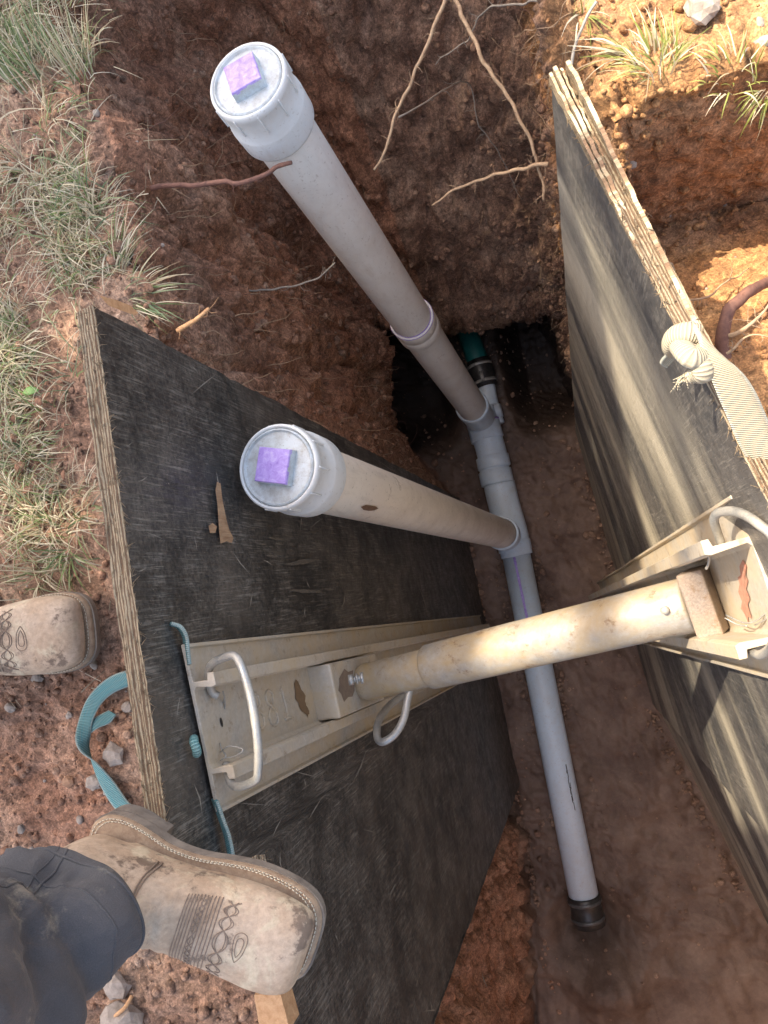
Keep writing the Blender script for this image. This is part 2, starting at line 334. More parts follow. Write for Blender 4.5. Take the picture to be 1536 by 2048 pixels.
# ------------------------------------------------------------------ ground with the trench dug into it
# matching outlines: rim, mid-wall, wall foot  (x, y, z)
CP = [  # rim                 mid                     foot
 ((-.57, -2.6, 0), (-.55, -2.5, -1.0), (-.50, -2.45, -1.93)),
 ((-.56, -1.7, 0), (-.53, -1.7, -1.0), (-.455, -1.72, -1.93)),
 ((-.55, -1.1, 0), (-.50, -1.1, -1.0), (-.365, -1.12, -1.93)),
 ((-.525, -.7, 0), (-.475, -.75, -1.0), (-.40, -.80, -1.93)),
 ((-.52, 0, 0), (-.47, 0, -1.0), (-.42, 0, -1.93)),
 ((-.53, .35, 0), (-.46, .35, -1.0), (-.42, .35, -1.93)),
 ((-.565, .55, 0), (-.49, .60, -1.25), (-.60, .60, -1.93)),
 ((-.585, .80, 0), (-.50, .80, -1.35), (-.80, .95, -1.93)),
 ((-.66, 1.05, 0), (-.53, .92, -1.4), (-.80, 1.3, -1.93)),
 ((-.56, 1.42, 0), (-.42, .93, -1.5), (-.40, 1.75, -1.93)),
 ((-.25, 1.46, 0), (-.2, .86, -1.62), (-.2, 1.95, -1.93)),
 ((-.0, 1.42, 0), (0.0, .85, -1.5), (.0, 1.85, -1.93)),
 ((.15, 1.15, 0), (.095, .82, -1.3), (.085, 1.3, -1.93)),
 ((.145, .80, 0), (.115, .78, -1.0), (.11, .80, -1.93)),
 ((.165, .60, 0), (.15, .60, -1.0), (.15, .60, -1.93)),
 ((.20, .40, 0), (.18, .40, -1.0), (.165, .40, -1.93)),
 ((.27, 0, 0), (.24, 0, -1.0), (.20, 0, -1.93)),
 ((.38, -.55, 0), (.33, -.55, -1.0), (.255, -.60, -1.93)),
 ((.48, -1.1, 0), (.44, -1.1, -1.0), (.36, -1.13, -1.93)),
 ((.60, -1.7, 0), (.56, -1.7, -1.0), (.50, -1.6, -1.93)),
 ((.75, -2.6, 0), (.7, -2.5, -1.0), (.68, -2.45, -1.93))]
CP = np.array(CP); ncp = len(CP)
def loop_samples():
    L = []; 
    for i in range(ncp):
        a, b = CP[i, 0], CP[(i+1) % ncp, 0]; d = np.linalg.norm(b-a); mid = (a+b)/2
        st = .0065 if mid[1] > -.95 else (.012 if mid[1] > -1.9 else .06)
        if mid[0] > .2 and mid[1] < -.2: st = max(st, .012)
        n = max(2, int(d/st)); L += [(i, k/n) for k in range(n)]
    return L
LS = loop_samples()
def cr(c, i, t):   # closed catmull
    p0, p1, p2, p3 = c[(i-1) % ncp], c[i], c[(i+1) % ncp], c[(i+2) % ncp]
    return .5*((2*p1)+(-p0+p2)*t+(2*p0-5*p1+4*p2-p3)*t*t+(-p0+3*p1-3*p2+p3)*t**3)
LR, LM, LF = [np.array([cr(CP[:, k], i, t) for i, t in LS]) for k in (0, 1, 2)]
nl = len(LS)
out = LR-np.array([-.2, -.5, 0]); ax = np.zeros_like(LR)
T = np.roll(LR, -4, 0)-np.roll(LR, 4, 0); T[:, 2] = 0; T /= np.linalg.norm(T, axis=1)[:, None]
NO = np.stack([-T[:, 1], T[:, 0], 0*T[:, 0]], 1)     # outward (loop runs clockwise)
if (NO*out).sum() < 0: NO = -NO
for _ in range(30): NO = (np.roll(NO, 6, 0)+NO+np.roll(NO, -6, 0))/3
NO /= np.linalg.norm(NO, axis=1)[:, None]
rings = []
outs = list(np.concatenate([[60, 25, 10, 5, 3, 2, 1.5, 1.2, 1.0, .85], np.arange(.75, .0, -.0085)]))
for d in outs: rings.append(LR+NO*d)
nw_ = 150
for k in range(nw_+1):
    t = k/nw_
    if t < .5: q = t*2; P = LR+(LM-LR)*(q); 
    else: q = (t-.5)*2; P = LM+(LF-LM)*(q**1.6 if False else q); P[:, :2] = LM[:, :2]+(LF-LM)[:, :2]*(q**(2+2.*sstep(.5, .95, LM[:, 1])))[:, None]
    rings.append(P.copy())
CE = np.stack([np.interp(LF[:, 1], [-2.4, -1.5, -.5, .5, 1.4], [.05, -.03, -.1, -.15, -.2]), np.clip(LF[:, 1], -2.2, .8), np.full(nl, -1.93)], 1)
for k in range(1, 46): rings.append(LF+(CE-LF)*(k/45.))
G = np.array(rings); nr = len(rings); n_out = len(outs); i_floor = n_out+nw_
# the far end is undercut where the pipe comes out
X, Y, Z = G[..., 0].copy(), G[..., 1].copy(), G[..., 2].copy()
wall = np.zeros(G.shape[:2], bool); wall[n_out:i_floor+1] = True
# deeper hollow on the far right behind the right-hand board: cut face then sand slope
gr = np.zeros(G.shape[:2], bool); gr[:n_out+4] = True
wr = gr*sstep(.17, .21, X)*(sstep(-.1, .15, Y) if False else 1)
yb = Y.copy(); cut0, cut1 = .66, .34
tt = np.clip((cut0-yb)/(cut0-cut1), 0, 1)
zc = -.40*tt; yc = np.where(yb > cut0, yb, np.where(yb > cut1, .585-.035*tt, .55-(cut1-yb)*1.0*((.55+.9)/(cut1+.9))))
slope = np.where(yb <= cut1, -.40+sstep(-.15, .8, (cut1-yb)/.5)*.36, zc)
Z = np.where(gr, Z*(1-wr)+slope*wr, Z); Y = np.where(gr, Y*(1-wr)+yc*wr, Y)
X = X+np.where(gr, wr*np.where(yb < cut1, 0, 0), 0)
G = np.stack([X, Y, Z], -1)
# normals on the grid
du = np.roll(G, -1, 1)-np.roll(G, 1, 1); dv = np.gradient(G, axis=0); Nn = np.cross(du, dv); Nn /= np.linalg.norm(Nn, axis=2)[..., None]+1e-9
if Nn[n_out//2, :, 2].mean() < 0: Nn = -Nn
near = 1-sstep(1.2, 4, np.abs(G[..., 0]))
P = G.reshape(-1, 3)
ps = P.copy()
# streaky vertical tool marks and crumbly ledges on the walls
wz = P*np.array([1, 1, .45]); big = fbm(wz, 4.5, 4, .55).reshape(nr, nl); mid = fbm(P, 22, 4, .6).reshape(nr, nl); fine = fbm(P, 85, 2, .6).reshape(nr, nl)
rid = np.clip(1-np.abs(fbm(wz+5, 7, 2, .4)).reshape(nr, nl)*5, 0, 1)**1.5; rid2 = np.clip(1-np.abs(fbm(P+11, 26, 2, .5)).reshape(nr, nl)*4, 0, 1)
d = np.where(wall, .045*big+.024*mid+.007*fine-.026*rid-.010*rid2+.012, .014*big+.014*mid+.006*fine-.005*rid2)
fl = np.zeros_like(wall); fl[i_floor+1:] = True; d = np.where(fl, .036*big+.015*mid+.003*fine-.004*rid2, d)
# keep soil back behind the boards
bd = wall*(sstep(.55, .45, G[..., 1]))*sstep(-1.0, -.85, G[..., 1]); d = d-np.abs(bd)*np.clip(d, 0, 1)
d = np.where(wall & (G[..., 0] > -.1) & (G[..., 1] < .55), np.minimum(d, 0.0), d)
lip = np.exp(-((G[..., 2]+1.45)/.22)**2)*wall*sstep(.7, .8, G[..., 1]); d = d+lip*.09*fbm(P*np.array([1, .3, .3])+7, 5, 3).reshape(nr, nl)
d *= near; G = G+Nn*d[..., None]
P = G.reshape(-1, 3)
# scoop by the near coupling, and under the pipe
def scoop(c, r, dep):
    q = np.hypot(G[..., 0]-c[0], G[..., 1]-c[1]); G[..., 2] -= fl*dep*np.exp(-(q/r)**2)
scoop((-.2, -1.36), .13, .075); scoop((-.18, -1.56), .10, -.06); scoop((.1, -.35), .2, -.02)
x_s, y_s = G[..., 0]+.17, G[..., 1]+1.40
q_ = sstep(.45, .72, G[..., 1])*np.maximum(sstep(-.13, -.02, G[..., 0]), sstep(-.30, -.42, G[..., 0])); low = np.clip(fl+sstep(-1.6, -1.93, G[..., 2])*wall, 0, 1); G[..., 2] -= low*q_*.30
G[..., 2] += fl*.028*np.exp(-((np.hypot(x_s, y_s)-.19)/.05)**2)
G[..., 2] += fl*sstep(-1.35, -1.9, G[..., 1])*.05
# zones (kinds of soil, plus shade painted into the far end)
x, y, z = G[..., 0], G[..., 1], G[..., 2]
zn = fbm(P+3, 3.0, 3).reshape(nr, nl)
orange = np.where((z > -.62) & (x > .12), 1-.45*sstep(.46, .50, y)*sstep(.62, .58, y)*(z < -.03), 0)*(1-.0*wall)
orange = np.where((z > -.62) & (x > .12) & (y > .62), .75+zn*.5, orange)
red = wall*(sstep(-.15, -.6, z))*sstep(-.7, -1.0, y)*sstep(-.1, -.25, x)*.9*sstep(-1.93, -1.75, z)+wall*(x < -.3)*(y > .2)*np.clip(.65+zn, 0, .95)
leftpatch = (~wall)*(z > -.1)*(x < -.4)*np.clip(.15+zn*1.4, 0, .55)*sstep(.05, -.2, y)
far_shade = np.clip(fl+sstep(-1.55, -1.8, z)*wall, 0, 1)*sstep(.22, .66, y+zn*.35); orange = np.maximum(orange, far_shade)  # darkness of the far hollow, painted as near-black soil colour
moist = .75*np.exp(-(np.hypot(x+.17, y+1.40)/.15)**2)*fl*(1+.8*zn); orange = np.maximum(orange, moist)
zone = np.stack([np.clip(orange, 0, 1), np.clip(fl+sstep(-1.75, -1.93, z)*wall*1.+far_shade, 0, 1), np.clip(red+leftpatch, 0, 1)], -1).reshape(-1, 3)
idx = np.arange(nr*nl).reshape(nr, nl); a = idx[:-1]; b = idx[1:]; a2 = np.roll(a, -1, 1); b2 = np.roll(b, -1, 1)
Fq = np.stack([a, a2, b2, b], -1).reshape(-1, 4)
# orientation: make upward
f0 = Fq[(nl*(n_out//2))]; pp = G.reshape(-1, 3)[f0]; nz = np.cross(pp[1]-pp[0], pp[2]-pp[0])[2]
if nz < 0: Fq = Fq[:, ::-1]
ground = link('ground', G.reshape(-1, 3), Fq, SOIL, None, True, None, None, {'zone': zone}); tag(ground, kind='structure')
GP = G.reshape(-1, 3); GN = Nn.reshape(-1, 3)
_top = np.arange(0, (n_out+2)*nl); _tp = GP[_top]; _tp = _tp[np.abs(_tp[:, 0]) < 2.2]; _tp = _tp[np.abs(_tp[:, 1]) < 2.6]
_cell = {}
for p in _tp[::2]:
    k = (int(p[0]//.02), int(p[1]//.02)); 
    if k not in _cell or _cell[k] < p[2]: _cell[k] = p[2]
def gz(x, y):
    k = (int(x//.02), int(y//.02))
    for r in range(0, 5):
        for i in range(-r, r+1):
            for j in range(-r, r+1):
                q = (k[0]+i, k[1]+j)
                if q in _cell: return _cell[q]
    return 0.0

# ------------------------------------------------------------------ boards
def board(name, P00, P10, P01, P11, out_sign, film, th, label, group, na=150, nb=170, notch=None, jit=.0035, bow=0.0, seed=0):
    """P00 far top, P10 near top, P01 far bottom, P11 near bottom; thickness grows away from the trench"""
    P00, P10, P01, P11 = [np.array(q, float) for q in (P00, P10, P01, P11)]
    n = np.cross(P10-P00, P01-P00); n /= np.linalg.norm(n)
    if n[0]*out_sign < 0: n = -n
    La, Lb = np.linalg.norm(P10-P00), np.linalg.norm(P01-P00)
    A = np.linspace(0, 1, na+1); B = np.linspace(0, 1, nb+1)
    def pt(s, t, jy=True):
        q = (P00*(1-s)+P10*s)*(1-t)+(P01*(1-s)+P11*s)*t
        return q+n*bow*math.sin(math.pi*s)*(1-t)
    V = []; U = []; layers = 7
    def shift(s, t, l):
        # rough, split outline; every ply sits a little differently
        ds = np.array([s*La, t*Lb, seed+l*.37]); j = jit*(pnoise(ds*7)*1.6+pnoise(ds*np.array([30, 30, 9]))*.9+pnoise(ds*np.array([110, 110, 20]))*.7)
        return j
    dS, dT = (P10-P00)/La, (P01-P00)/Lb
    def outl(s, t, l):
        q = pt(s, t); e = shift(s, t, l)
        if t == 0:
            q = q-dT*e
            if notch is not None: q = q+dT*notch(s)
        if t == 1: q = q+dT*e
        if s == 0: q = q-dS*e
        if s == 1: q = q+dS*e
        return q
    F_ = []; M_ = []
    def grid(off, flip):
        o = len(V)
        for i, s in enumerate(A):
            for j, t in enumerate(B):
                edge = s in (0, 1) or t in (0, 1)
                q = outl(s, t, off) if edge else pt(s, t)
                if notch is not None and not edge and notch(s) > 0:
                    q = pt(s, t)+dT*notch(s)*(1-t)
                V.append(q+n*(off/(layers-1)*th)); U.append((s*La, t*Lb))
        for i in range(na):
            for j in range(nb):
                f = (o+i*(nb+1)+j, o+(i+1)*(nb+1)+j, o+(i+1)*(nb+1)+j+1, o+i*(nb+1)+j+1); F_.append(f[::-1] if flip else f); M_.append(0)
    grid(0, False); grid(layers-1, True)
    # edge band
    per = [(s, 0.) for s in A[:-1]]+[(1., t) for t in B[:-1]]+[(s, 1.) for s in A[::-1][:-1]]+[(0., t) for t in B[::-1][:-1]]
    o = len(V); L = 0; prev = None; k = len(per)
    for (s, t) in per:
        c = pt(s, t); L += 0 if prev is None else np.linalg.norm(c-prev); prev = c
        for l in range(layers):
            V.append(outl(s, t, l)+n*(l/(layers-1)*th)); U.append((L, l/(layers-1)))
    for i in range(k):
        for l in range(layers-1):
            a_, b_ = o+i*layers+l, o+((i+1) % k)*layers+l; F_.append((a_, a_+1, b_+1, b_)); M_.append(1)
    ob = link(name, V, F_, [film, PLY], None, False, U, M_); tag(ob, label, 'plywood board', group)
    ob.data.polygons.foreach_set('use_smooth', [m_ == 0 for m_ in M_])
    # frayed fibres along the upper edge
    mb = MB()
    for i in range(900):
        s = random.random(); l = random.choice([0, 0, 1, 3, 5, 6]); q = outl(s, 0, l) if notch is None else pt(s, 0)+dT*notch(s); q = q+n*(l/(layers-1)*th)
        dd = dS*random.uniform(-1, 1)*.9-n*random.uniform(-.2, .6)*out_sign*out_sign+dT*random.uniform(-.4, .7); dd /= np.linalg.norm(dd); ln = random.uniform(.003, .011)
        tube(mb, [q, q+dd*ln*.5+np.array([0, 0, .0008]), q+dd*ln], [.0007, .0005, .0002], 3)
    tag(mb.build('splinters', PLY, ob), kind='stuff')
    return ob, pt, n, La, Lb
TLf, TLn = W(187, 612, .30), W(340, 1695, .30)
dl = TLn-TLf; dl /= np.linalg.norm(dl); TLn2 = TLf+dl*1.22
_p1 = W(925, 1000, -1.98); _n = np.cross(dl, _p1-TLf); _n /= np.linalg.norm(_n); _d = dirv(578, 2010); _q = np.array([0, 0, CAMH])+_d*(((TLf-[0, 0, CAMH])@_n)/(_d@_n)); NOT = .30-_q[2]; print('notch', NOT, _q)
def notchL(s): return NOT*float(sstep(.535, .55, s))
BL = board('plywood_board', TLf, TLn2, W(925, 1000, -1.98)+[-.0, 0, 0], W(1042, 1560, -1.98), -1, FILM, .024,
           'black film-faced plywood sheet on the left of the trench with a pale frayed top edge', 'plywood shoring boards', notch=notchL, seed=1)
A_ = np.array([.087, .511, .20]); E_ = W(1512, 960, .30); dr = (E_-A_)/np.linalg.norm(E_-A_)
A_ = W(1102, 165, .22); dr = (E_-A_)/np.linalg.norm(E_-A_); C_ = A_+dr*1.10
BR = board('plywood_board', A_, C_, W(1152, 870, -1.98), np.array([.185, -.60, -1.98]), 1, FILMR, .021,
           'grey black plywood sheet on the right with the split, delaminated far corner', 'plywood shoring boards', seed=5, jit=.004)
C2 = C_+dr*.02+np.array([.012, 0, 0]); D2 = C2+np.array([.22, -1.2, .02])
BR2 = board('plywood_board', C2, D2, np.array([.20, -.61, -1.98]), np.array([.47, -1.6, -1.97]), 1, FILMR, .024,
            'dark plywood sheet in the lower right corner, crossed by sun stripes', 'plywood shoring boards', seed=9, na=60, nb=80)

# bare wood chips knocked out of the left sheet
mb = MB(); n_in = -BL[2]
def on_left(px, py):
    o_ = np.array([0, 0, CAMH]); d_ = dirv(px, py); p0 = BL[1](.5, .5); t = ((p0-o_)@BL[2])/(d_@BL[2]); return o_+d_*t
def patch(mb, pts, m=0, lift=.0008):
    q = [on_left(*p)+n_in*lift for p in pts]; c = sum(q)/len(q); mb.add([c]+q, [(0, i+1, (i+1) % len(q)+1) for i in range(len(q))], None, m)
patch(mb, [(433, 964), (440, 967), (444, 1000), (452, 1040), (458, 1062), (466, 1076), (463, 1086), (452, 1083), (440, 1087), (437, 1060), (434, 1010), (430, 980)])
patch(mb, [(416, 1052), (424, 1046), (433, 1053), (430, 1066), (419, 1066)])
mb.build('bare_wood_patch', BARE, BL[0], False)
mb = MB()
for (a_, b_, w_) in [((530, 1075), (570, 1080), 4), ((528, 1110), (560, 1115), 4), ((565, 1130), (640, 1118), 7), ((590, 1030), (620, 1040), 4), ((570, 1180), (650, 1185), 5), ((610, 1065), (640, 1062), 3)]:
    a_, b_ = np.array(a_, float), np.array(b_, float); t_ = b_-a_; nn = np.array([-t_[1], t_[0]])/np.linalg.norm(t_); K = 9
    up_ = [a_+t_*k/K+nn*w_*math.sin(math.pi*k/K)*random.uniform(.4, 1) for k in range(K+1)]; lo_ = [a_+t_*k/K-nn*w_*math.sin(math.pi*k/K)*random.uniform(.4, 1) for k in range(K, -1, -1)]
    patch(mb, up_+lo_, 0, .0006)
tag(mb.build('mud_smear', mat_simple('dry_mud', (.07, .058, .045), (.16, .135, .105), 500, .9), BL[0], False), kind='stuff')
mb = MB(); r3 = random.Random(3)
for k in range(70):
    px, py = r3.uniform(250, 1000), r3.uniform(700, 2040); a0 = r3.choice([1.2, 1.5, .3, -.4, 2.2])+r3.uniform(-.3, .3); l_ = r3.uniform(8, 75); w_ = r3.uniform(.5, 1.1); t_ = np.array([math.cos(a0), math.sin(a0)]); nn = np.array([-t_[1], t_[0]]); p_ = np.array([px, py])
    cv_ = nn*r3.uniform(-.08, .08)*l_; pts_ = [p_, p_+t_*l_*.5+cv_+nn*w_, p_+t_*l_, p_+t_*l_*.5+cv_-nn*w_]
    if all(on_left(*q_)[0] < -.3 for q_ in pts_): patch(mb, pts_, 0, .0005)
tag(mb.build('scratch_mark', mat_simple('scratch', (.20, .18, .15), (.36, .33, .28), 300, .7), BL[0], False), kind='stuff')
# orange torn veneer at the far corner and the broken near corner
mb = MB(); patch(mb, [(196, 592), (230, 601), (258, 612), (274, 626), (268, 632), (240, 622), (214, 612)], 0, .002); mb.build('torn_veneer', STICK, BL[0], False)
# delaminated plies standing up at the right sheet's far corner
mb = MB()
for k, (off, wd_, ht, ln_, sp) in enumerate([(.001, .004, .006, .34, 0.), (.006, .005, .013, .26, .0), (.012, .003, .004, .2, .001), (.016, .0055, .012, .42, .005)]):
    K = 40; P_ = []; H_ = []
    for i in range(K):
        s = i/(K-1); wob = pnoise(np.array([s*22, k*3.1, 2.])); q = A_+BR[2]*(off+sp*(1-s)**1.3+.0016*wob)+dr*(-.004+ln_*s)+np.array([0, 0, -.004+ht*(1-s)**1.5+.005*wob*(1-s)]); P_.append(q); H_.append(np.array([0, 0, .010])*(1.02-s))
    ribbon(mb, P_, H_, wd_*.8, 0, 3)
tag(mb.build('split_plies', PLY, BR[0], False), kind='stuff')
mb = MB()   # torn near corner of the left sheet (bare orange veneer)
q = [W(508, 1990, .2), W(560, 1985, .2), W(580, 2060, .2), W(540, 2075, .2), W(520, 2060, .2)]
c = sum(q)/5; lo_ = [p-[0.0, 0, .03] for p in q]
mb.add(q+lo_, [(0, 4, 3, 2, 1)]+[(i, (i+1) % 5, 5+(i+1) % 5, 5+i) for i in range(5)]); mb.build('torn_corner', STICK, BL[0], False)

# ------------------------------------------------------------------ drain pipework (all glued together)
pw = empty('drain_pipework', W(1010, 1070, -1.9), 'white plastic drain line on the trench floor with two tall capped risers', 'drain pipe')
r4 = .0535
zc_ = -1.87
B1, T1 = W(950, 822, -1.74), W(495, 162, .035)
B2, T2 = W(1006, 1068, -1.74), W(556, 934, .03)
def along(a, b, t): return a+(b-a)/np.linalg.norm(b-a)*t
def riser(B, Tp, mat, hubmat, nut, rotd, coupling_at=None):
    ax = (B-Tp)/np.linalg.norm(B-Tp); Ln = np.linalg.norm(B-Tp)
    mb = MB(); lathe(mb, Tp, B, [(.06, r4), (.3, r4), (.7, r4), (1.1, r4), (1.4, r4), (Ln+.02, r4)]); pipe = mb.build('riser_pipe', mat, pw)
    # cleanout hub: threaded collar with ribs
    mb = MB(); lathe(mb, Tp, B, [(.006, .0565), (.0, .057), (-.003, .0585), (-.003, .0605), (0, .0625), (.008, .0635), (.010, .0625), (.05, .0615), (.058, .0645), (.062, .065), (.10, .0645), (.103, .0635), (.104, .0540), (.104, .0530)], 64)
    hub = mb.build('cleanout_hub', hubmat, pw)
    up = np.cross(ax, [0, 1, 0]); up /= np.linalg.norm(up); sd = np.cross(ax, up)
    for k in range(10):
        h = 2*math.pi*k/10+.2; rr = math.cos(h)*up+math.sin(h)*sd; tg = np.cross(rr, ax)
        m2 = MB(); box(m2, Tp+ax*.022+rr*.0632, ax*.018, tg*.0012, rr*.0014); o = m2.build('grip_rib', hubmat, hub, bev=.0005)
    # screw plug
    mb = MB(); lathe(mb, Tp, B, [(.004, .0565), (-.001, .0560), (-.0035, .0540), (-.0035, .0530), (.0005, .0518), (.0005, .0500), (0.0, .0450), (0.0, .0001)], 64)
    plug = mb.build('screw_plug', CAPF, hub)
    def _ang(r_):
        e_ = math.cos(r_)*up+math.sin(r_)*sd; a0, a1 = proj(Tp), proj(Tp+e_*.02); return math.degrees(math.atan2(a1[1]-a0[1], a1[0]-a0[0]))
    rotd = min(np.linspace(0, 6.28, 720), key=lambda r_: abs(_ang(r_)-rotd))
    c, s = math.cos(rotd), math.sin(rotd); e1 = c*up+s*sd; e2 = -s*up+c*sd
    hw = .0255; K = 8; m3 = MB(); V = []; Fc = []; M = []
    lv = [(-.0, hw*1.03), (-.003, hw*1.01), (-.006, hw), (-.009, hw*.99), (-.012, hw*.985), (-.015, hw*.98), (-.017, hw*.97), (-.0185, hw*.93)]
    NL = len(lv)-1; thr = [.4+6.2*abs(pnoise(np.array([i_*.55+nut*7.7, 1.3, .2]))) for i_ in range(4*K)]
    for zz, hh in lv:
        for i in range(4*K):
            side, t = divmod(i, K); t = t/K*2-1; pc = [(1, t), (-t, 1), (-1, -t), (t, -1)][side]
            V.append(Tp+ax*zz+(e1*pc[0]+e2*pc[1])*hh)
    n4 = 4*K
    for l in range(NL):
        for i in range(n4): Fc.append((l*n4+i, l*n4+(i+1) % n4, (l+1)*n4+(i+1) % n4, (l+1)*n4+i)); M.append(1 if (NL-1-l) < thr[i] else 0)
    V.append(Tp+ax*-.0185); Fc += [(NL*n4+i, NL*n4+(i+1) % n4, (NL+1)*n4) for i in range(n4)]; M += [1]*n4
    m3.V = [tuple(p) for p in V]; m3.F = Fc; m3.U = [(0, 0)]*len(V); m3.M = M
    m3.build('square_nut', [CAPF, PURP], hub, False)
    return pipe, ax, up, sd
R1 = riser(B1, T1, PVC, HUB, 0, -30); R2 = riser(B2, T2, PVCT, HUB, 1, 6)
def collar(P, ax, ln, r, mat, name='coupling', ring=True, par=pw):
    mb = MB(); lathe(mb, P-ax*ln/2, P+ax*ln/2, [(0, r-.008), (0, r-.001), (.002, r), (ln*.48, r), (ln*.5, r-.0012), (ln*.52, r), (ln-.002, r), (ln, r-.001), (ln, r-.008)], 48)
    o = mb.build(name, mat, par)
    if ring:
        m2 = MB(); lathe(m2, P-ax*ln/2, P+ax*ln/2, [(-.006, r-.0065), (-.005, r-.0055), (.0, r-.0052), (.001, r+.0003), (.003, r+.0005), (.0035, r-.001)], 48); m2.build('primer_ring', PURP, o)
    return o
q = W(820, 640, 0); 
def on_axis(Tp, B, px, py):   # nearest point of the riser axis to a viewing direction
    o_ = np.array([0, 0, CAMH]); d_ = dirv(px, py); e = (B-Tp)/np.linalg.norm(B-Tp); w0 = Tp-o_; b_ = e@d_; t = (b_*(d_@w0)-(e@w0))/(1-b_*b_); return Tp+e*t
collar(on_axis(T1, B1, 829, 650), R1[1], .085, .0595, PVC)
# mud splat and lump on the second riser
mb = MB()
def on_riser(px, py, Tp, B, r):
    o_ = np.array([0, 0, CAMH]); d_ = dirv(px, py); c_ = on_axis(Tp, B, px, py); e = (B-Tp)/np.linalg.norm(B-Tp)
    w_ = o_-Tp; dp = d_-e*(d_@e); wp = w_-e*(w_@e); a_ = dp@dp; b_ = 2*(dp@wp); cc = wp@wp-r*r; D = max(0, b_*b_-4*a_*cc); return o_+d_*((-b_-math.sqrt(D))/(2*a_))
pts = [(722, 1014), (732, 1010), (742, 1011), (752, 1013), (757, 1017), (748, 1021), (738, 1022), (727, 1020)]
qs = [on_riser(px, py, T2, B2, r4+.0012) for px, py in pts]; c = on_riser(740, 1016, T2, B2, r4+.003); mb.add([c]+qs, [(0, i+1, (i+1) % 8+1) for i in range(8)])
mb.build('mud_splat', MUD, pw)
# main line
PA, PB = W(1030, 1098, zc_), W(1169, 1800, zc_)
mb = MB(); tube(mb, [PA, (PA+PB)/2, PB], r4, 48); mb.build('main_pipe', PVCG, pw)
mb = MB(); axm = (PB-PA)/np.linalg.norm(PB-PA)
e = np.cross(axm, [0, 0, 1]); 
for side, t0, t1, w_ in ((-.10, .0, .28, .0045),):
    K = 14; P_ = []; H_ = []
    for i in range(K): tt_ = t0+(t1-t0)*i/(K-1)+.03; an = math.pi/2+side+.08*i/K; P_.append(PA+axm*tt_+(r4+.0008)*(math.cos(an)*e+math.sin(an)*np.array([0, 0, 1]))); H_.append(e*w_*(1+.15*math.sin(i*2)))
    ribbon(mb, P_, H_, .0006)
mb.build('primer_drip', PURP, pw)
mb = MB()
for k in range(16):  # scuff/print marks on the near pipe
    t_ = .80+.15*random.random(); an = math.pi/2+.62+random.uniform(-.05, .05); q = PA+axm*t_+(r4+.0006)*(math.cos(an)*e*1+math.sin(an)*np.array([0, 0, 1])); ln_ = random.uniform(.006, .03)
    ribbon(mb, [q, q+axm*ln_/2, q+axm*ln_], [e*.0012]*3, .0004, 0, 1)
pm_ = mb.build('printed_mark', mat_simple('print_ink', (.03, .03, .035), (.1, .1, .11)), pw)
pm_['kind'] = 'stuff'
# tee under riser two, then bend, then tee under riser one
def fitting(name, pts, rad, mat=PVCG, n=48):
    mb = MB(); P_ = catmull([W(*p) for p in pts], 8); k = len(P_); tube(mb, P_, np.interp(np.linspace(0, 1, k), np.linspace(0, 1, len(rad)), rad), n); return mb.build(name, mat, pw)
t2 = fitting('tee_fitting', [(1034, 1112, zc_), (1022, 1060, zc_), (1008, 1010, zc_), (998, 968, zc_)], [.0600, .0605, .0600, .0600])
mb = MB(); lathe(mb, W(1006, 1068, -1.74), W(1014, 1073, -1.88), [(-.05, .0535), (-.05, .060), (-.047, .0615), (.0, .0610), (.03, .0585), (.12, .0575)]); mb.build('tee_socket', PVCG, t2)
mb = MB(); lathe(mb, PA+axm*.0, PA+axm*.1, [(-.03, .0585), (-.03, .0625), (-.027, .0635), (.005, .0635), (.008, .0625), (.008, .0545)]); mb.build('socket_rim', PVCG, t2)
bend = fitting('bend_fitting', [(999, 975, zc_), (990, 945, zc_), (983, 905, zc_), (972, 868, zc_)], [.0575, .0575, .0575, .0575])
for (px, py, qx, qy, rr) in [(995, 968, 989, 940, .0635), (989, 936, 984, 912, .0635)]:
    a_, b_ = W(px, py, zc_), W(qx, qy, zc_); L_ = np.linalg.norm(b_-a_); mb = MB(); lathe(mb, a_, b_, [(0, .056), (0, rr-.0015), (.002, rr), (L_-.004, rr), (L_-.002, rr-.0015), (L_-.002, .056)]); mb.build('socket_rim', PVCG, bend)
t1 = fitting('tee_fitting', [(974, 872, zc_), (965, 845, zc_), (958, 812, zc_), (966, 800, zc_)], [.0590, .0595, .0590, .0570])
a_, b_ = W(975, 880, zc_), W(966, 846, zc_); L_ = np.linalg.norm(b_-a_); mb = MB(); lathe(mb, a_, b_, [(0, .056), (0, .0625), (.002, .064), (L_-.002, .064), (L_, .0625), (L_, .056)]); c_ = mb.build('tee_collar', PVCG, t1)
mb = MB(); lathe(mb, b_, a_, [(-.004, .0600), (-.004, .0648), (.003, .0648), (.003, .063)]); mb.build('primer_ring', PURP, pw)
mb = MB(); lathe(mb, W(950, 822, -1.74), W(966, 846, -1.90), [(-.06, .0535), (-.06, .0600), (-.057, .0615), (-.02, .0610), (0, .0585), (.12, .0575)]); mb.build('tee_socket', PVCG, t1)
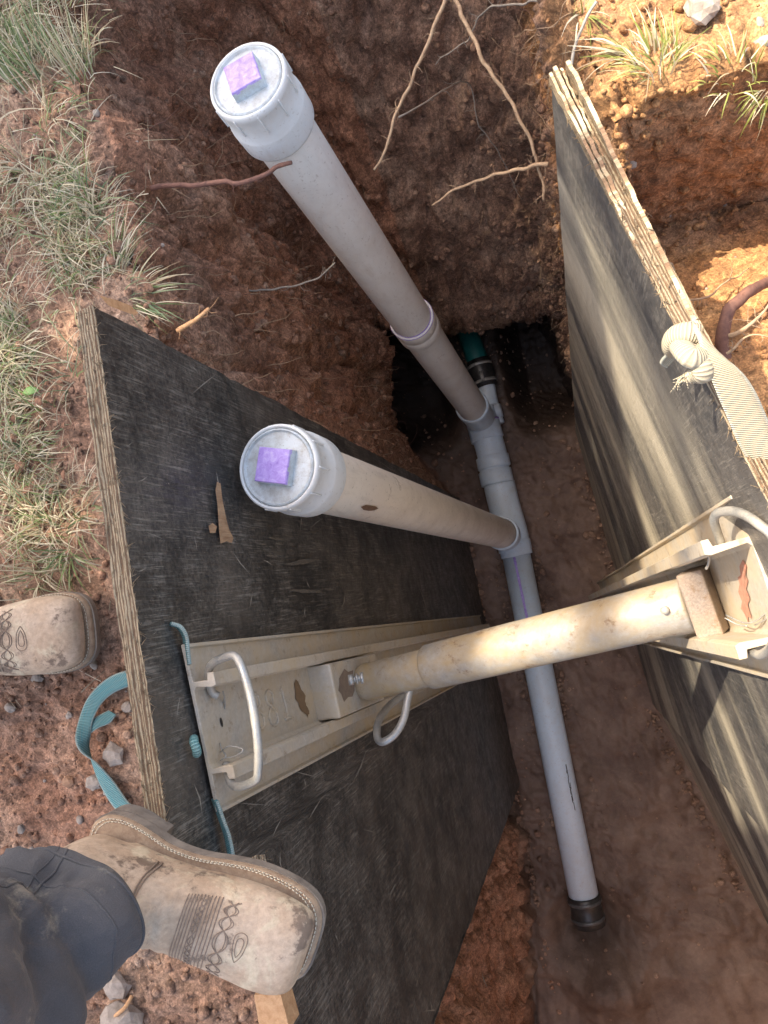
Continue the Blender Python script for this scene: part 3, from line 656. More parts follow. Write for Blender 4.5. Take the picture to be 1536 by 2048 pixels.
# smaller tail, rubber coupling with clamps and the teal pipe running under the bank
zt = -1.90
mb = MB(); tube(mb, catmull([W(990, 850, zt), W(978, 810, zt), W(969, 762, zt)], 6), .038, 32); mb.build('tail_pipe', PVCG, pw)
mb = MB(); lathe(mb, W(985, 838, zt), W(978, 808, zt), [(0, .036), (0, .044), (.05, .044), (.05, .036)]); mb.build('reducer_collar', PVCG, pw)
a_, b_ = W(972, 775, zt), W(956, 722, zt); L_ = np.linalg.norm(b_-a_); mb = MB(); lathe(mb, a_, b_, [(0, .038), (0, .046), (.02, .048), (L_*.5, .052), (L_-.02, .050), (L_, .048), (L_, .04)], 32); rc = mb.build('rubber_coupling', RUBB, pw)
mb = MB()
for f in (.18, .8): lathe(mb, a_+(b_-a_)*f, b_, [(-.006, .049), (-.006, .0512), (.006, .0512), (.006, .049)], 32)
box(mb, a_+(b_-a_)*.3+[.0, 0, .055], (b_-a_)/L_*.02, [.006, 0, 0], [0, 0, .004]); mb.build('clamp_band', GALV, rc)
mb = MB(); tube(mb, catmull([W(958, 728, zt), W(944, 690, zt), W(930, 650, -1.92), W(915, 610, -1.94)], 6), .042, 32); mb.build('teal_pipe_end', GREEN, pw)
# near rubber coupling going into the mud
a_ = PB-axm*.02; b_ = PB+axm*.13; mb = MB(); lathe(mb, a_, b_, [(0, .050), (0, .0565), (.006, .0600), (.03, .0600), (.036, .057), (.05, .0575), (.075, .058), (.105, .058), (.105, .01)]); rc2 = mb.build('rubber_coupling', RUBB, pw)
mb = MB()
for f in (.02, .08): lathe(mb, a_+axm*f, b_, [(-.006, .0585), (-.006, .0615), (.006, .0615), (.006, .0585)], 40)
mb.build('clamp_band', mat_simple('dark_clamp', (.05, .05, .05), (.12, .12, .12), 60, .3), rc2)

# ------------------------------------------------------------------ hydraulic shore: two rails, strut, handles
sh = empty('trench_shore', W(1000, 1290, -.12), 'muddy aluminium trench shore with a tube strut braced between two channel rails', 'trench shore')
def rail(p0, p1, vp, nrm, Ln, flat=None, H_=.034):
    """p0 far corner, p1 near corner of the top end; vp = direction the rail runs down"""
    a = dirv(*vp)
    if flat is not None: a = a-flat*(a@flat)
    a = a/np.linalg.norm(a); w = p1-p0; wl = np.linalg.norm(w); w = w/wl; n = np.array(nrm, float); n = n-a*(n@a); n -= w*(n@w)*.999; n /= np.linalg.norm(n)
    b = .0045; t = .0045; W1, W2 = wl*.25, wl*.75
    prof = [(0, 0), (wl, 0), (wl, .010), (wl-.004, .010), (wl-.006, b),
            (W2+t, b+.001), (W2+t, H_-.010), (W2+.013, H_-.008), (W2+.013, H_), (W2-.002, H_), (W2-.004, H_-.006), (W2-t*.3, b+.004), (W2-.006, b),
            (W1+.006, b), (W1+t*.3, b+.004), (W1+.004, H_-.006), (W1+.002, H_), (W1-.013, H_), (W1-.013, H_-.008), (W1-t, H_-.010), (W1-t, b+.001),
            (.006, b), (.004, .010), (0, .010)]
    mb = MB(); K = 24; n_ = len(prof); V = []; U = []
    for i in range(K+1):
        for (u_, v_) in prof: V.append(p0+w*u_+n*v_+a*(Ln*i/K)); U.append((i/K, u_))
    Fc = [(i*n_+j, i*n_+(j+1) % n_, (i+1)*n_+(j+1) % n_, (i+1)*n_+j) for i in range(K) for j in range(n_)]+[tuple(range(n_))[::-1], tuple(range(K*n_, (K+1)*n_))]
    mb.add(V, Fc, U); o = mb.build('channel_rail', ALU, sh, False, bev=.0007)
    def at(u_, v_, l): return p0+w*u_+n*v_+a*l
    return o, at, a, w, n, wl
gl = .205
pL0, pL1 = on_left(360, 1290)+n_in*.001, on_left(430, 1625)+n_in*.001
RL = rail(pL0, pL1, (1126, 1219), n_in, 2.05, n_in)
pR0 = W(1480, 985, .19); pR1 = pR0+np.array([.02, -.20, 0])
RR = rail(pR0, pR1, (1088, 1234), (-1, 0, 0), 2.05, None, .052)
for o in (RL[0], RR[0]): pass
def rod(name, pts, r, mat, par, n=12):
    mb = MB(); tube(mb, catmull([W(*p) for p in pts], 6), r, n); return mb.build(name, mat, par)
rod('carrying_handle', [(436, 1392, .195), (424, 1383, .20), (417, 1350, .215), (424, 1328, .225), (452, 1314, .235), (470, 1313, .24), (484, 1335, .242), (503, 1400, .245), (515, 1480, .245), (516, 1545, .24), (508, 1562, .235), (480, 1573, .225), (464, 1568, .215), (456, 1548, .205), (452, 1528, .195)], .0050, GALV, RL[0])
rod('carrying_handle', [(848, 1355, -.20), (826, 1365, -.205), (816, 1395, -.20), (808, 1435, -.19), (790, 1468, -.185), (765, 1484, -.185), (754, 1472, -.20), (758, 1440, -.24), (780, 1410, -.29), (812, 1386, -.34)], .0065, GALV, RL[0])
rod('carrying_handle', [(1442, 1085, .16), (1434, 1062, .17), (1428, 1040, .185), (1436, 1026, .20), (1462, 1022, .225), (1490, 1030, .25), (1520, 1050, .27), (1550, 1080, .28), (1565, 1150, .28), (1560, 1230, .27), (1545, 1290, .24), (1520, 1310, .20), (1500, 1300, .17)], .0048, GALV, RR[0])
# hole and cotter wires at the left rail top
mb = MB(); q = [W(446, 1383, .185), W(450, 1400, .17), W(449, 1418, .165), W(446, 1408, .165), W(449, 1396, .175)]; tube(mb, catmull(q, 5), .0011, 6)
tube(mb, catmull([W(440, 1505, .19), W(448, 1498, .2), W(460, 1492, .2), (W(486, 1499, .2)), W(470, 1512, .2), W(450, 1516, .2)], 5), .0008, 6); tube(mb, catmull([W(440, 1486, .19), W(444, 1500, .195), W(452, 1512, .2), W(440, 1522, .2)], 4), .0008, 6)
mb.build('wire_clip', GALV, RL[0])
mb = MB(); tube(mb, catmull([W(1412, 1105, .13), W(1418, 1116, .12), W(1416, 1130, .11), W(1412, 1138, .105), W(1417, 1128, .11)], 5), .0016, 6)
tube(mb, catmull([W(1452, 1230, .1), W(1480, 1243, .12), W(1497, 1246, .13), W(1515, 1240, .14), W(1530, 1228, .15), W(1532, 1238, .15), W(1510, 1250, .13)], 5), .0009, 6); tube(mb, catmull([W(1450, 1236, .1), W(1475, 1249, .11), W(1495, 1252, .12)], 4), .0009, 6)
mb.build('wire_clip', GALV, RR[0])
# hole punched in the web
mb = MB(); c = RL[1](RL[5]*.5, .0052, .045); 
K = 10; q = [c+RL[3]*.006*math.cos(2*math.pi*i/K)+RL[2]*.003*math.sin(2*math.pi*i/K)+RL[4]*.0003 for i in range(K)]; mb.add([c+RL[4]*.0003]+q, [(0, i+1, (i+1) % K+1) for i in range(K)]); mb.build('bolt_hole', RUBB, RL[0], False)
# weld-bead number 381 on the left channel
def glyphs(seq, c0, ux, uy, r, parent, name, mat, nrm):
    shp = {'3': [[(0, .95), (.3, 1.08), (.62, .95), (.6, .68), (.3, .55), (.66, .4), (.66, .1), (.35, -.02), (0, .1)]],
           '8': [[(.33, .55), (.05, .72), (.08, .95), (.33, 1.05), (.58, .95), (.6, .72), (.33, .55), (.02, .32), (.05, .05), (.33, -.05), (.62, .05), (.64, .32), (.33, .55)]],
           '1': [[(.1, .85), (.32, 1.0), (.34, .5), (.36, 0)], [(.08, 0), (.36, .02), (.62, 0)]]}
    mb = MB(); x_ = 0
    for ch in seq:
        for st in shp[ch]:
            P_ = catmull([c0+ux*(x_+p[0]*.9)+uy*p[1]+nrm*.001*random.uniform(-.3, .6) for p in st], 5); tube(mb, P_, r*(1+.35*np.sin(np.arange(len(P_))*2.1)), 6)
        x_ += 1.05
    return mb.build(name, mat, parent)
g0 = RL[1](RL[5]*.58, .0055, .15)
glyphs('381', RL[1](RL[5]*.62, .0050, .130), RL[2]*.042, -RL[3]*.045, .0019, RL[0], 'weld_number', ALU, RL[4])
mb = MB(); q = []
for h_ in np.linspace(0, 2*math.pi, 31)[:-1]:
    rr_ = 1+.9*float(pnoise(np.array([math.cos(h_)*1.6, math.sin(h_)*1.6, 5.5])))+.25*float(pnoise(np.array([h_*4, 2, 1.]))); q.append(RL[1](RL[5]*(.52+.115*rr_*math.cos(h_)+.04*math.sin(h_)), .0054, .292+.020*rr_*math.sin(h_)))
c = sum(q)/len(q); mb.add([c]+q, [(0, i+1, (i+1) % len(q)+1) for i in range(len(q))]); mb.build('mud_splat', mat_simple('brown_mud', (.16, .10, .05), (.22, .14, .075), 90), RL[0], False)
mb = MB()   # red paint mark on the right rail
q = [RR[1](RR[5]*u_, .0057, l_) for u_, l_ in [(.33, .050), (.37, .044), (.40, .060), (.45, .058), (.49, .076), (.55, .074), (.58, .092), (.66, .094), (.65, .108), (.70, .116), (.64, .118), (.60, .128), (.56, .112), (.50, .114), (.46, .098), (.42, .096), (.41, .080), (.36, .072)]]
c = sum(q)/len(q); mb.add([c]+q, [(0, i+1, (i+1) % len(q)+1) for i in range(len(q))])
mb.build('red_paint_mark', REDP, RR[0], False)
# end blocks + strut
lb = .42-.03
sL = on_dir = None
def rail_l(R, px):   # length down the rail whose middle is seen at column px
    best = min(np.linspace(0, 1.5, 400), key=lambda l: abs(proj(R[1](R[5]*.5, .02, l))[0]-px)); return best
l1 = rail_l(RL, 648); l2 = rail_l(RL, 728)
mb = MB(); cmid = (l1+l2)/2; box(mb, RL[1](RL[5]*.5, .022, cmid+.01), RL[3]*.044, RL[4]*.021, RL[2]*((l2-l1)/2+.02)); mb.build('end_block', RUST if False else ALU, sh, False, bev=.003)
SL = RL[1](RL[5]*.5, .055, cmid+.01)
SRr = W(1382, 1208, -.035)
sax = (SRr-SL)/np.linalg.norm(SRr-SL); LS_ = np.linalg.norm(SRr-SL)
tj = (W(845, 1325, -.17)-SL)@sax
mb = MB(); lathe(mb, SL, SRr, [(-.012, .026), (.0, .031), (.006, .0325), (.01, .031), (.16, .031), (.3, .031), (.4, .031)]); ram = mb.build('inner_ram', STEEL, sh)
mb = MB(); lathe(mb, SL, SRr, [(tj, .030), (tj, .0352), (tj+.002, .0362), (tj+.02, .0365), (LS_*.6, .0365), (LS_*.9, .0365), (LS_-.004, .0365), (LS_, .035), (LS_, .001)]); slv = mb.build('outer_tube', STEEL, sh)
mb = MB(); lathe(mb, SL-sax*.03, SRr, [(0, .0), (0, .018), (.012, .022), (.02, .026), (.035, .026)], 24); mb.build('pivot_collar', RUST, sh)
mb = MB(); pb = W(712, 1358, -.12); ddv = W(735, 1354, -.125)-pb; ddv /= np.linalg.norm(ddv)
lathe(mb, pb-ddv*.012, pb+ddv, [(0, 0), (0, .0085), (.008, .0085), (.008, .005), (.012, .005), (.012, .0085), (.015, .0085), (.015, .005), (.019, .005), (.019, .009), (.024, .009), (.024, 0)], 16); mb.build('hydraulic_nipple', GALV, sh)
mb = MB(); q = []
for i in range(14):
    h = 2*math.pi*i/14; rr = 22*(.7+.5*abs(pnoise(np.array([i*.9, 3.3, 0])))*2); q.append((693+rr*.9*math.cos(h), 1368+rr*1.5*math.sin(h)))
cf = RL[1](RL[5]*.5, .0435, cmid)
def onpl(px, py, p0, n_):
    o_ = np.array([0, 0, CAMH]); d_ = dirv(px, py); return o_+d_*(((p0-o_)@n_)/(d_@n_))
qq = [onpl(px, py, cf, RL[4]) for px, py in q]; c = sum(qq)/len(qq); mb.add([c]+qq, [(0, i+1, (i+1) % 14+1) for i in range(14)]); mb.build('mud_splat', mat_simple('grey_mud', (.16, .115, .085), (.24, .18, .13), 90), sh, False)
# bolt on the outer tube
pb = on_axis(SL, SRr, 1342, 1203); nb_ = np.array([0, 0, CAMH])-pb; nb_ -= sax*(nb_@sax); nb_ /= np.linalg.norm(nb_)
mb = MB(); tube(mb, [pb+nb_*.034, pb+nb_*.0435], .0055, 14); mb.build('bolt_head', GALV, slv)
# label plate outline on the tube
# right end block
mb = MB(); rb = SRr+sax*.004; e2 = np.cross(sax, [0, 0, 1]); e2 /= np.linalg.norm(e2); e3 = np.cross(e2, sax)
lR = rail_l(RR, 1425)
box(mb, SRr+sax*.018, sax*.0165, e2*.043, e3*.036); mb.build('end_block', RUST, sh, False, bev=.003)

# ------------------------------------------------------------------ straps
def strap(mb, pts, m=0, nn=7, th=.0022):
    """pts: (px,py,z,halfwidth vector) """
    C_ = catmull([W(p[0], p[1], p[2]) for p in pts], nn); H_ = catmull([np.array(p[3], float) for p in pts], nn); ribbon(mb, C_, H_, th, m, 4)
ts = empty('teal_strap', W(180, 1450, 0), 'teal webbing strap looped on the dirt and threaded through the left board', 'strap')
mb = MB(); hw = .0115
strap(mb, [(275, 1352, .022, (0.001, hw, .003)), (240, 1362, .024, (-.003, hw, .004)), (212, 1378, .022, (-.007, .009, .003)), (188, 1404, .02, (-.0105, .005, .002)), (172, 1440, .022, (-.0115, .001, .001)), (166, 1472, .03, (-.007, .0, .009)), (170, 1498, .028, (.001, -.001, .0115)), (190, 1530, .022, (.008, .004, .007)), (216, 1570, .016, (.0115, .004, .001)), (245, 1612, .014, (.0115, .004, .0)), (280, 1640, .02, (.010, .006, .001)), (305, 1660, .015, (.01, .006, 0))])
mb.build('webbing', TEAL, ts)
mb = MB(); strap(mb, [(172, 1468, .020, (-.004, .002, 0)), (186, 1452, .018, (-.009, .004, 0)), (206, 1440, .014, (-.011, .006, 0)), (225, 1425, .010, (-.006, .004, 0))]); mb.build('folded_loop', TEAL, ts)
mb = MB()
xs = lambda px, py, z, l=.0: None
def faceL(px, py, lift): return on_left(px, py)+n_in*lift
C_ = catmull([faceL(346, 1246, -.004), faceL(350, 1256, .006), faceL(358, 1275, .008), faceL(364, 1298, .006), faceL(372, 1330, .003)], 6); ribbon(mb, C_, [n_in*.005+np.array([0, 0, .005])]*len(C_), .004, 0, 4)
mb.build('webbing_end', TEAL, ts)
mb = MB(); C_ = catmull([faceL(425, 1600, .003), faceL(434, 1640, .006), faceL(442, 1672, .008), faceL(448, 1720, .010), faceL(452, 1760, .01)], 6); ribbon(mb, C_, [n_in*.007+np.array([0, 0, .007])]*len(C_), .0035, 0, 4); mb.build('webbing_end', TEAL, ts)
mb = MB(); c = faceL(380, 1492, .004)
tube(mb, catmull([c+np.array([0, .007, -.004]), c+np.array([.004, .004, .004]), c+np.array([.006, -.002, .005]), c+np.array([.004, -.008, .001]), c+np.array([0, -.01, -.005])], 4), .0052, 10); mb.build('knot', TEAL, ts)
cs = empty('cream_strap', W(1390, 705, .3), 'thick cream webbing strap knotted over the top edge of the right board', 'strap')
mb = MB(); strap(mb, [(1395, 672, .335, (-.004, .014, .002)), (1418, 690, .345, (-.008, .014, .002)), (1442, 725, .345, (-.0135, .010, .001)), (1468, 775, .335, (-.0155, .006, 0)), (1492, 830, .32, (-.0160, .005, 0)), (1515, 885, .305, (-.0155, .005, -.001)), (1540, 935, .29, (-.0145, .006, -.002)), (1575, 985, .27, (-.014, .006, -.002))], th=.004); mb.build('webbing', CREAM, cs)
mb = MB()
tube(mb, catmull([W(1352, 700, .30), W(1336, 690, .318), W(1346, 672, .332), W(1372, 664, .34), W(1398, 668, .338)], 7), [.007]*3+[.0095]*26, 14, flat=.6)
tube(mb, catmull([W(1360, 690, .335), W(1372, 706, .345), W(1384, 715, .347), W(1400, 712, .343), W(1412, 702, .34)], 7), .0100, 14, flat=.75)
mb.build('knot_wrap', CREAM, cs)
mb = MB(); tube(mb, catmull([W(1396, 712, .34), W(1404, 732, .342), (W(1404, 748, .338)), W(1388, 752, .332), W(1374, 760, .33)], 6), np.interp(np.arange(25)/24, [0, .5, 1], [.008, .0105, .006]), 14, flat=.8)
for k in range(16):
    a_ = W(1380+random.uniform(-6, 6), 752+random.uniform(-6, 6), .333); tube(mb, [a_, a_+np.array([-.006, -.002, 0])+rng.normal(0, .0015, 3), a_+np.array([-.011, -.006, -.004])+rng.normal(0, .003, 3)], [.0012, .0009, .0003], 5)
mb.build('knot_tail', CREAM, cs)
mb = MB(); P_ = catmull([W(1350, 694, .318), W(1338, 706, .306), W(1334, 716, .295), W(1345, 722, .288)], 6); ribbon(mb, P_, [np.array([.006, .004, .003])]*len(P_), .003); mb.build('frayed_flap', CREAM, cs)
mb = MB()
for k in range(22): 
    a_ = W(1530+random.uniform(-8, 8), 925+random.uniform(-6, 8), .29); tube(mb, catmull([a_, a_+np.array([-.003, -.006, .002])+rng.normal(0, .002, 3), a_+np.array([-.006, -.014, -.002])+rng.normal(0, .004, 3)], 3), .0009, 4)
tag(mb.build('frayed_end', CREAM, cs), kind='stuff')

# ------------------------------------------------------------------ person (two boots, trouser leg)
def boot_profile():
    return [((.300, .024), (.300, .016), .020), ((.297, .034), (.299, .008), .038), ((.288, .044), (.291, .001), .0475), ((.268, .0525), (.270, 0), .0530), ((.24, .058), (.24, 0), .0540), ((.21, .0655), (.21, 0), .0515),
            ((.18, .077), (.178, 0), .0465), ((.158, .091), (.145, 0), .0410), ((.140, .107), (.10, 0), .0375), ((.129, .125), (.045, 0), .0360), ((.122, .145), (.008, .012), .0375), ((.118, .170), (.000, .06), .0410),
            ((.115, .185), (.004, .10), .0400), ((.108, .195), (.014, .13), .0360), ((.104, .198), (.02, .14), .034)]
def make_boot(parent, origin, fwd, upv, scale, mirror=1):
    fwd = np.array(fwd, float); fwd /= np.linalg.norm(fwd); upv = np.array(upv, float); upv -= fwd*(upv@fwd); upv /= np.linalg.norm(upv); side = np.cross(upv, fwd)*mirror
    def L(u_, v_, w_): return origin+(fwd*u_+side*v_+upv*w_)*scale
    pr = boot_profile(); T_ = catmull([p[0] for p in pr], 5); B_ = catmull([p[1] for p in pr], 5); b_ = catmull([[p[2]] for p in pr], 5)[:, 0]
    n = 48; V = []; U = []
    def surf(i, th):
        i0 = int(min(i, len(T_)-1.001)); f = i-i0; T0 = T_[i0]*(1-f)+T_[i0+1]*f; B0 = B_[i0]*(1-f)+B_[i0+1]*f; bb = b_[i0]*(1-f)+b_[i0+1]*f
        c = (T0+B0)/2; h = (T0-B0)/2; ex = .72 if i0 < 45 else .9
        cs, sn = math.cos(th), math.sin(th); vv = bb*math.copysign(abs(cs)**ex, cs); hh = math.copysign(abs(sn)**(ex if sn < 0 else .95), sn)
        bulge = -.004*math.copysign(1, 1) if False else 0
        return c[0]+h[0]*hh, vv, c[1]+h[1]*hh+bulge
    for i in range(len(T_)):
        for j in range(n):
            q = surf(i, 2*math.pi*j/n); p = np.array([q[0], q[1], q[2]]); p = p*(1+0)+np.array([0, 0, 1])*.0016*pnoise(p*45+parent.location[0]*7)*(p[2] > .01)
            p = p-np.array([0, 0, 1])*.0022*max(0, q[2]/.1)*(math.sin(i*1.9+math.sin(j*.5)*1.2)*math.exp(-((i-37)/5.5)**2)); V.append(L(*p)); U.append((i*.01, j/n))
    Fc = [(i*n+j, (i+1)*n+j, (i+1)*n+(j+1) % n, i*n+(j+1) % n) for i in range(len(T_)-1) for j in range(n)]+[tuple(range(n))]
    mb = MB(); mb.add(V, Fc, U); up = mb.build('boot', LEA, parent)
    # sole outline
    st = [(-.009, .0), (-.007, .019), (.006, .034), (.03, .0405), (.06, .0395), (.10, .0345), (.14, .0385), (.18, .0495), (.215, .0570), (.25, .0590), (.278, .0555), (.296, .046), (.306, .028), (.308, .0)]
    oc = catmull(st, 5); half = [(a_, b2_) for a_, b2_ in oc]; loop = half+[(a_, -b2_) for a_, b2_ in half[::-1]][1:-1]; k = len(loop)
    mb = MB(); V = []; lv = [(-.024, .955), (-.020, .985), (-.008, 1.0), (-.0065, 1.0)]
    for z_, s_ in lv:
        for a_, b2_ in loop: V.append(L(.15+(a_-.15)*s_, b2_*s_, z_+ (.0 if True else 0)))
    Fc = [(i*k+j, i*k+(j+1) % k, (i+1)*k+(j+1) % k, (i+1)*k+j) for i in range(3) for j in range(k)]+[tuple(range(k))[::-1], tuple(range(3*k, 4*k))]
    mb.add(V, Fc)
    # heel block
    hl = [(a_, b2_) for a_, b2_ in loop if a_ < .085]; kk = len(hl); V = []
    hl = sorted([(a_, b2_) for a_, b2_ in half if a_ < .085]); hl = hl+[(a_, -b2_) for a_, b2_ in hl[::-1]]; kk = len(hl)
    for z_, s_ in ((-.048, .93), (-.024, .96)):
        for a_, b2_ in hl: V.append(L(a_*s_, b2_*s_, z_))
    mb.add(V, [(j, (j+1) % kk, kk+(j+1) % kk, kk+j) for j in range(kk)]+[tuple(range(kk))[::-1], tuple(range(kk, 2*kk))]); mb.build('sole', SOLE, up, False, bev=.0015*scale)
    mb = MB(); V = []
    for z_, s_ in ((-.0062, .985), (-.001, .985), (.0015, .965)):
        for a_, b2_ in loop: V.append(L(.15+(a_-.15)*s_, b2_*s_, z_))
    mb.add(V, [(i*k+j, i*k+(j+1) % k, (i+1)*k+(j+1) % k, (i+1)*k+j) for i in range(2) for j in range(k)]+[tuple(range(2*k, 3*k))]); mb.build('welt', WELT, up)
    # welt stitches
    mb = MB(); lp = np.array(loop+[loop[0]]); sg = np.linalg.norm(np.diff(lp, axis=0), axis=1); cum = np.concatenate([[0], np.cumsum(sg)]); 
    for off in (.955, .925):
        for d_ in np.arange(0, cum[-1], .0052):
            a1 = [np.interp(d_, cum, lp[:, i]) for i in (0, 1)]; a2 = [np.interp(d_+.0036, cum, lp[:, i]) for i in (0, 1)]
            z_ = .0024 if off > .94 else .0040
            P_ = [L(.15+(q_[0]-.15)*off, q_[1]*off, z_+zz) for q_, zz in ((a1, -.0008), ([(a1[0]+a2[0])/2, (a1[1]+a2[1])/2], .0006), (a2, -.0008))]
            tube(mb, P_, .0006*scale, 5)
    mb.build('welt_stitching', THREAD, up)
    # decorative stitching on the vamp
    def on(i, th, lift=.0007):
        q = np.array(surf(i, th)); q2 = np.array(surf(i, th+.02)); q3 = np.array(surf(min(i+.3, len(T_)-1.01), th)); nn = np.cross(q2-q, q3-q); nn /= np.linalg.norm(nn)+1e-9
        c = (T_[int(i)]+B_[int(i)])/2; o_ = q-np.array([c[0], 0, c[1]]); nn = nn if nn@o_ > 0 else -nn
        return L(*(q+nn*lift))
    mb = MB()
    for k_ in range(11):
        i_ = 26.2+k_*.62; tube(mb, [on(i_+.25*math.sin(t_*3), t_) for t_ in np.linspace(math.pi*.22, math.pi*.78, 22)], .00055*scale, 4)
    for sgn in (0, 1):
        tube(mb, [on(29+.5*math.sin(t_*22+sgn*math.pi), t_) for t_ in np.linspace(math.pi*.24, math.pi*.76, 80)], .0006*scale, 4)
        tube(mb, [on(24.2+1.3*math.sin(t_*11+sgn*math.pi)*(1 if True else 0), t_) for t_ in np.linspace(math.pi*.24, math.pi*.76, 80)], .0006*scale, 4)
        tube(mb, [on(24.2+.8*math.sin(t_*11+sgn*math.pi), t_) for t_ in np.linspace(math.pi*.24, math.pi*.76, 80)], .0005*scale, 4)
    for s_ in (1, .55): tube(mb, [on(20.8+1.6*s_*math.sin(h_)*math.sin(h_/2), math.pi/2+.20*s_*math.cos(h_)) for h_ in np.linspace(0, 2*math.pi, 40)], .00045*scale, 4)
    mb.build('vamp_embroidery', STITCH, up)
    # seam where the shaft meets the foot
    mb = MB()
    for dz in (0, .7): 
        tube(mb, [on(40.5+dz+4.5*math.sin(t_)*(1), t_, .001) for t_ in np.linspace(-.1, math.pi+.1, 40)], .0011*scale, 5)
    tube(mb, [on(48+2.*math.cos(h_*1.), .9+.35*math.sin(h_), .001) for h_ in np.linspace(0, math.pi, 20)], .0011*scale, 5)
    mb.build('shaft_seam', STITCH, up)
    return up, L
pe = empty('person', (-.95, -.2, 0), 'person in dark work trousers and tan boots, one boot up on the board edge', 'person')
# raised boot: welt level just over the board top
zt_ = .315+.024
toe = W(634, 1900, zt_); heel = W(172, 1672, zt_-.0); fw = toe-heel; sc = np.linalg.norm(fw)/.318
bt1, L1 = make_boot(pe, heel+fw/np.linalg.norm(fw)*.008, fw, (0, 0, 1), sc)
toe2 = W(178, 1252, .055); bt2, L2 = make_boot(pe, toe2-np.array([.315, -.006, 0]), (1, -.03, -.02), (0, 0, 1), 1.03, -1)
def leg(L, sc, name, knee, seed):
    h0 = L(.064, 0, .125); K = 76; n = 112; V = []; U = []
    ax_ = knee-h0
    for i in range(K+1):
        t_ = i/K; c = h0+ax_*t_+np.array([.01, .0, 0])*math.sin(t_*3); ra = (.079+.014*t_+.012*math.sin(min(1, t_*1.3)*math.pi)*.6)*sc; rb = (.070+.018*t_)*sc
        lean = ax_/np.linalg.norm(ax_); f_ = L(1, 0, 0)-L(0, 0, 0); f_ = f_-lean*(f_@lean); f_ /= np.linalg.norm(f_); s_ = np.cross(lean, f_)
        for j in range(n):
            th = 2*math.pi*j/n; d_ = math.cos(th)*f_+math.sin(th)*s_
            fold = .017*math.sin(th*2+t_*17+seed)*math.exp(-t_*2.4)+.010*math.sin(th*3-t_*24+1+seed)*math.exp(-t_*2)+.006*pnoise(np.array([math.cos(th)*1.6, math.sin(th)*1.6, t_*9+seed]))*2
            cren = -.014*math.exp(-((t_-.10-.03*math.sin(th+1.))/.022)**2)-.013*math.exp(-((t_-.22-.05*math.sin(th*1.0+2.4))/.03)**2)
            Q_ = np.array([math.cos(th)*.9+seed, math.sin(th)*.9, t_*3.6]); Q_ = Q_+.35*np.array([pnoise(Q_*1.7), pnoise(Q_*1.7+9), pnoise(Q_*1.7+4)]); rg = 1-abs(pnoise(Q_*np.array([1.3, 1.3, 1.6])))*3.2; cren += .009*max(0, rg)**2*math.exp(-t_*1.3)-.004+.004*pnoise(Q_*6)
            r_ = ra*abs(math.cos(th))**2+rb*abs(math.sin(th))**2
            V.append(c+d_*(r_+(fold+cren*(t_ > .03))*sc)); U.append((t_, j/n))
    mb = MB(); mb.add(V, [(i*n+j, i*n+(j+1) % n, (i+1)*n+(j+1) % n, (i+1)*n+j) for i in range(K) for j in range(n)]+[tuple(range(K*n, (K+1)*n))], U)
    o = mb.build(name, CLOTH, pe); s = o.modifiers.new('so', 'SOLIDIFY'); s.thickness = .0022; s.offset = -1
    mb = MB(); tube(mb, [np.array(V[n*1+j]) for j in list(range(n))+[0]], .0016, 6); tube(mb, [np.array(V[n*6+j])-(np.array(V[n*6+j])-h0)*.004 for j in list(range(n))+[0]], .0011, 6); mb.build('hem', CLOTH, o)
    mb = MB(); js = int(n*.30); tube(mb, [np.array(V[i*n+js]) for i in range(K+1)], .0014, 5); tube(mb, [np.array(V[i*n+js+3]) for i in range(K+1)], .0008, 4); mb.build('side_seam', CLOTH, o)
    return o
leg(L1, sc, 'trouser_leg', L1(.064, 0, .125)+np.array([-.06, -.04, .40]), 0.)
leg(L2, 1., 'trouser_leg', L2(.064, 0, .125)+np.array([-.06, -.02, .40]), 2.)

# ------------------------------------------------------------------ roots
def root(pts, r, mat, label, hairs=0, group='bare roots sticking out of the cut soil', name='root', n=10, jit=.004, cat='root', taper=.35):
    P_ = catmull([W(*p) for p in pts], 9); k = len(P_); P_ = P_+np.stack([pnoise(P_*28+i*9.1) for i in range(3)], 1)*jit*2.2
    rr = r*np.linspace(1, taper, k)*(1+.22*pnoise(P_*130))
    mb = MB(); tube(mb, P_, rr, n); ob = mb.build(name, mat); tag(ob, label, cat, group)
    if hairs:
        m2 = MB()
        for h in range(hairs):
            i = random.randrange(2, k-2); d_ = rng.normal(size=3); d_ /= np.linalg.norm(d_); d_[2] -= .3; ln = random.uniform(.008, .035)
            q = [P_[i]]; 
            for s in range(5): d_ = d_+rng.normal(0, .4, 3); d_ /= np.linalg.norm(d_); q.append(q[-1]+d_*ln/5)
            tube(m2, q, np.linspace(.0007, .0002, 6), 4)
        tag(m2.build('side_rootlet', mat, ob), kind='stuff')
    return ob
root([(905, -40, -.12), (890, 0, -.13), (866, 60, -.14), (845, 110, -.15), (812, 180, -.16), (790, 230, -.17), (775, 290, -.18), (752, 342, -.2)], .0034, ROOT, 'long pale root hanging down left of the pair at the top', 26, taper=.6)
root([(895, -40, -.16), (910, 0, -.16), (938, 60, -.16), (968, 120, -.17), (1000, 172, -.18), (1045, 250, -.2), (1068, 300, -.22), (1082, 350, -.25), (1088, 402, -.28)], .0036, ROOT, 'long knobbly root hanging toward the right board corner', 26, taper=.7)
root([(1100, 330, -.22), (1060, 336, -.24), (1010, 345, -.26), (960, 358, -.28), (905, 385, -.3), (865, 412, -.32)], .0036, ROOT, 'pale root reaching leftward in midair beside the right board', 18, taper=.5)
root([(1090, 0, -.2), (1040, 8, -.25), (985, 15, -.3), (955, 40, -.35), (938, 80, -.4), (905, 100, -.42), (870, 130, -.45)], .0022, ROOTG, 'thin wiry root curling across the top of the end wall', 14, taper=.4)
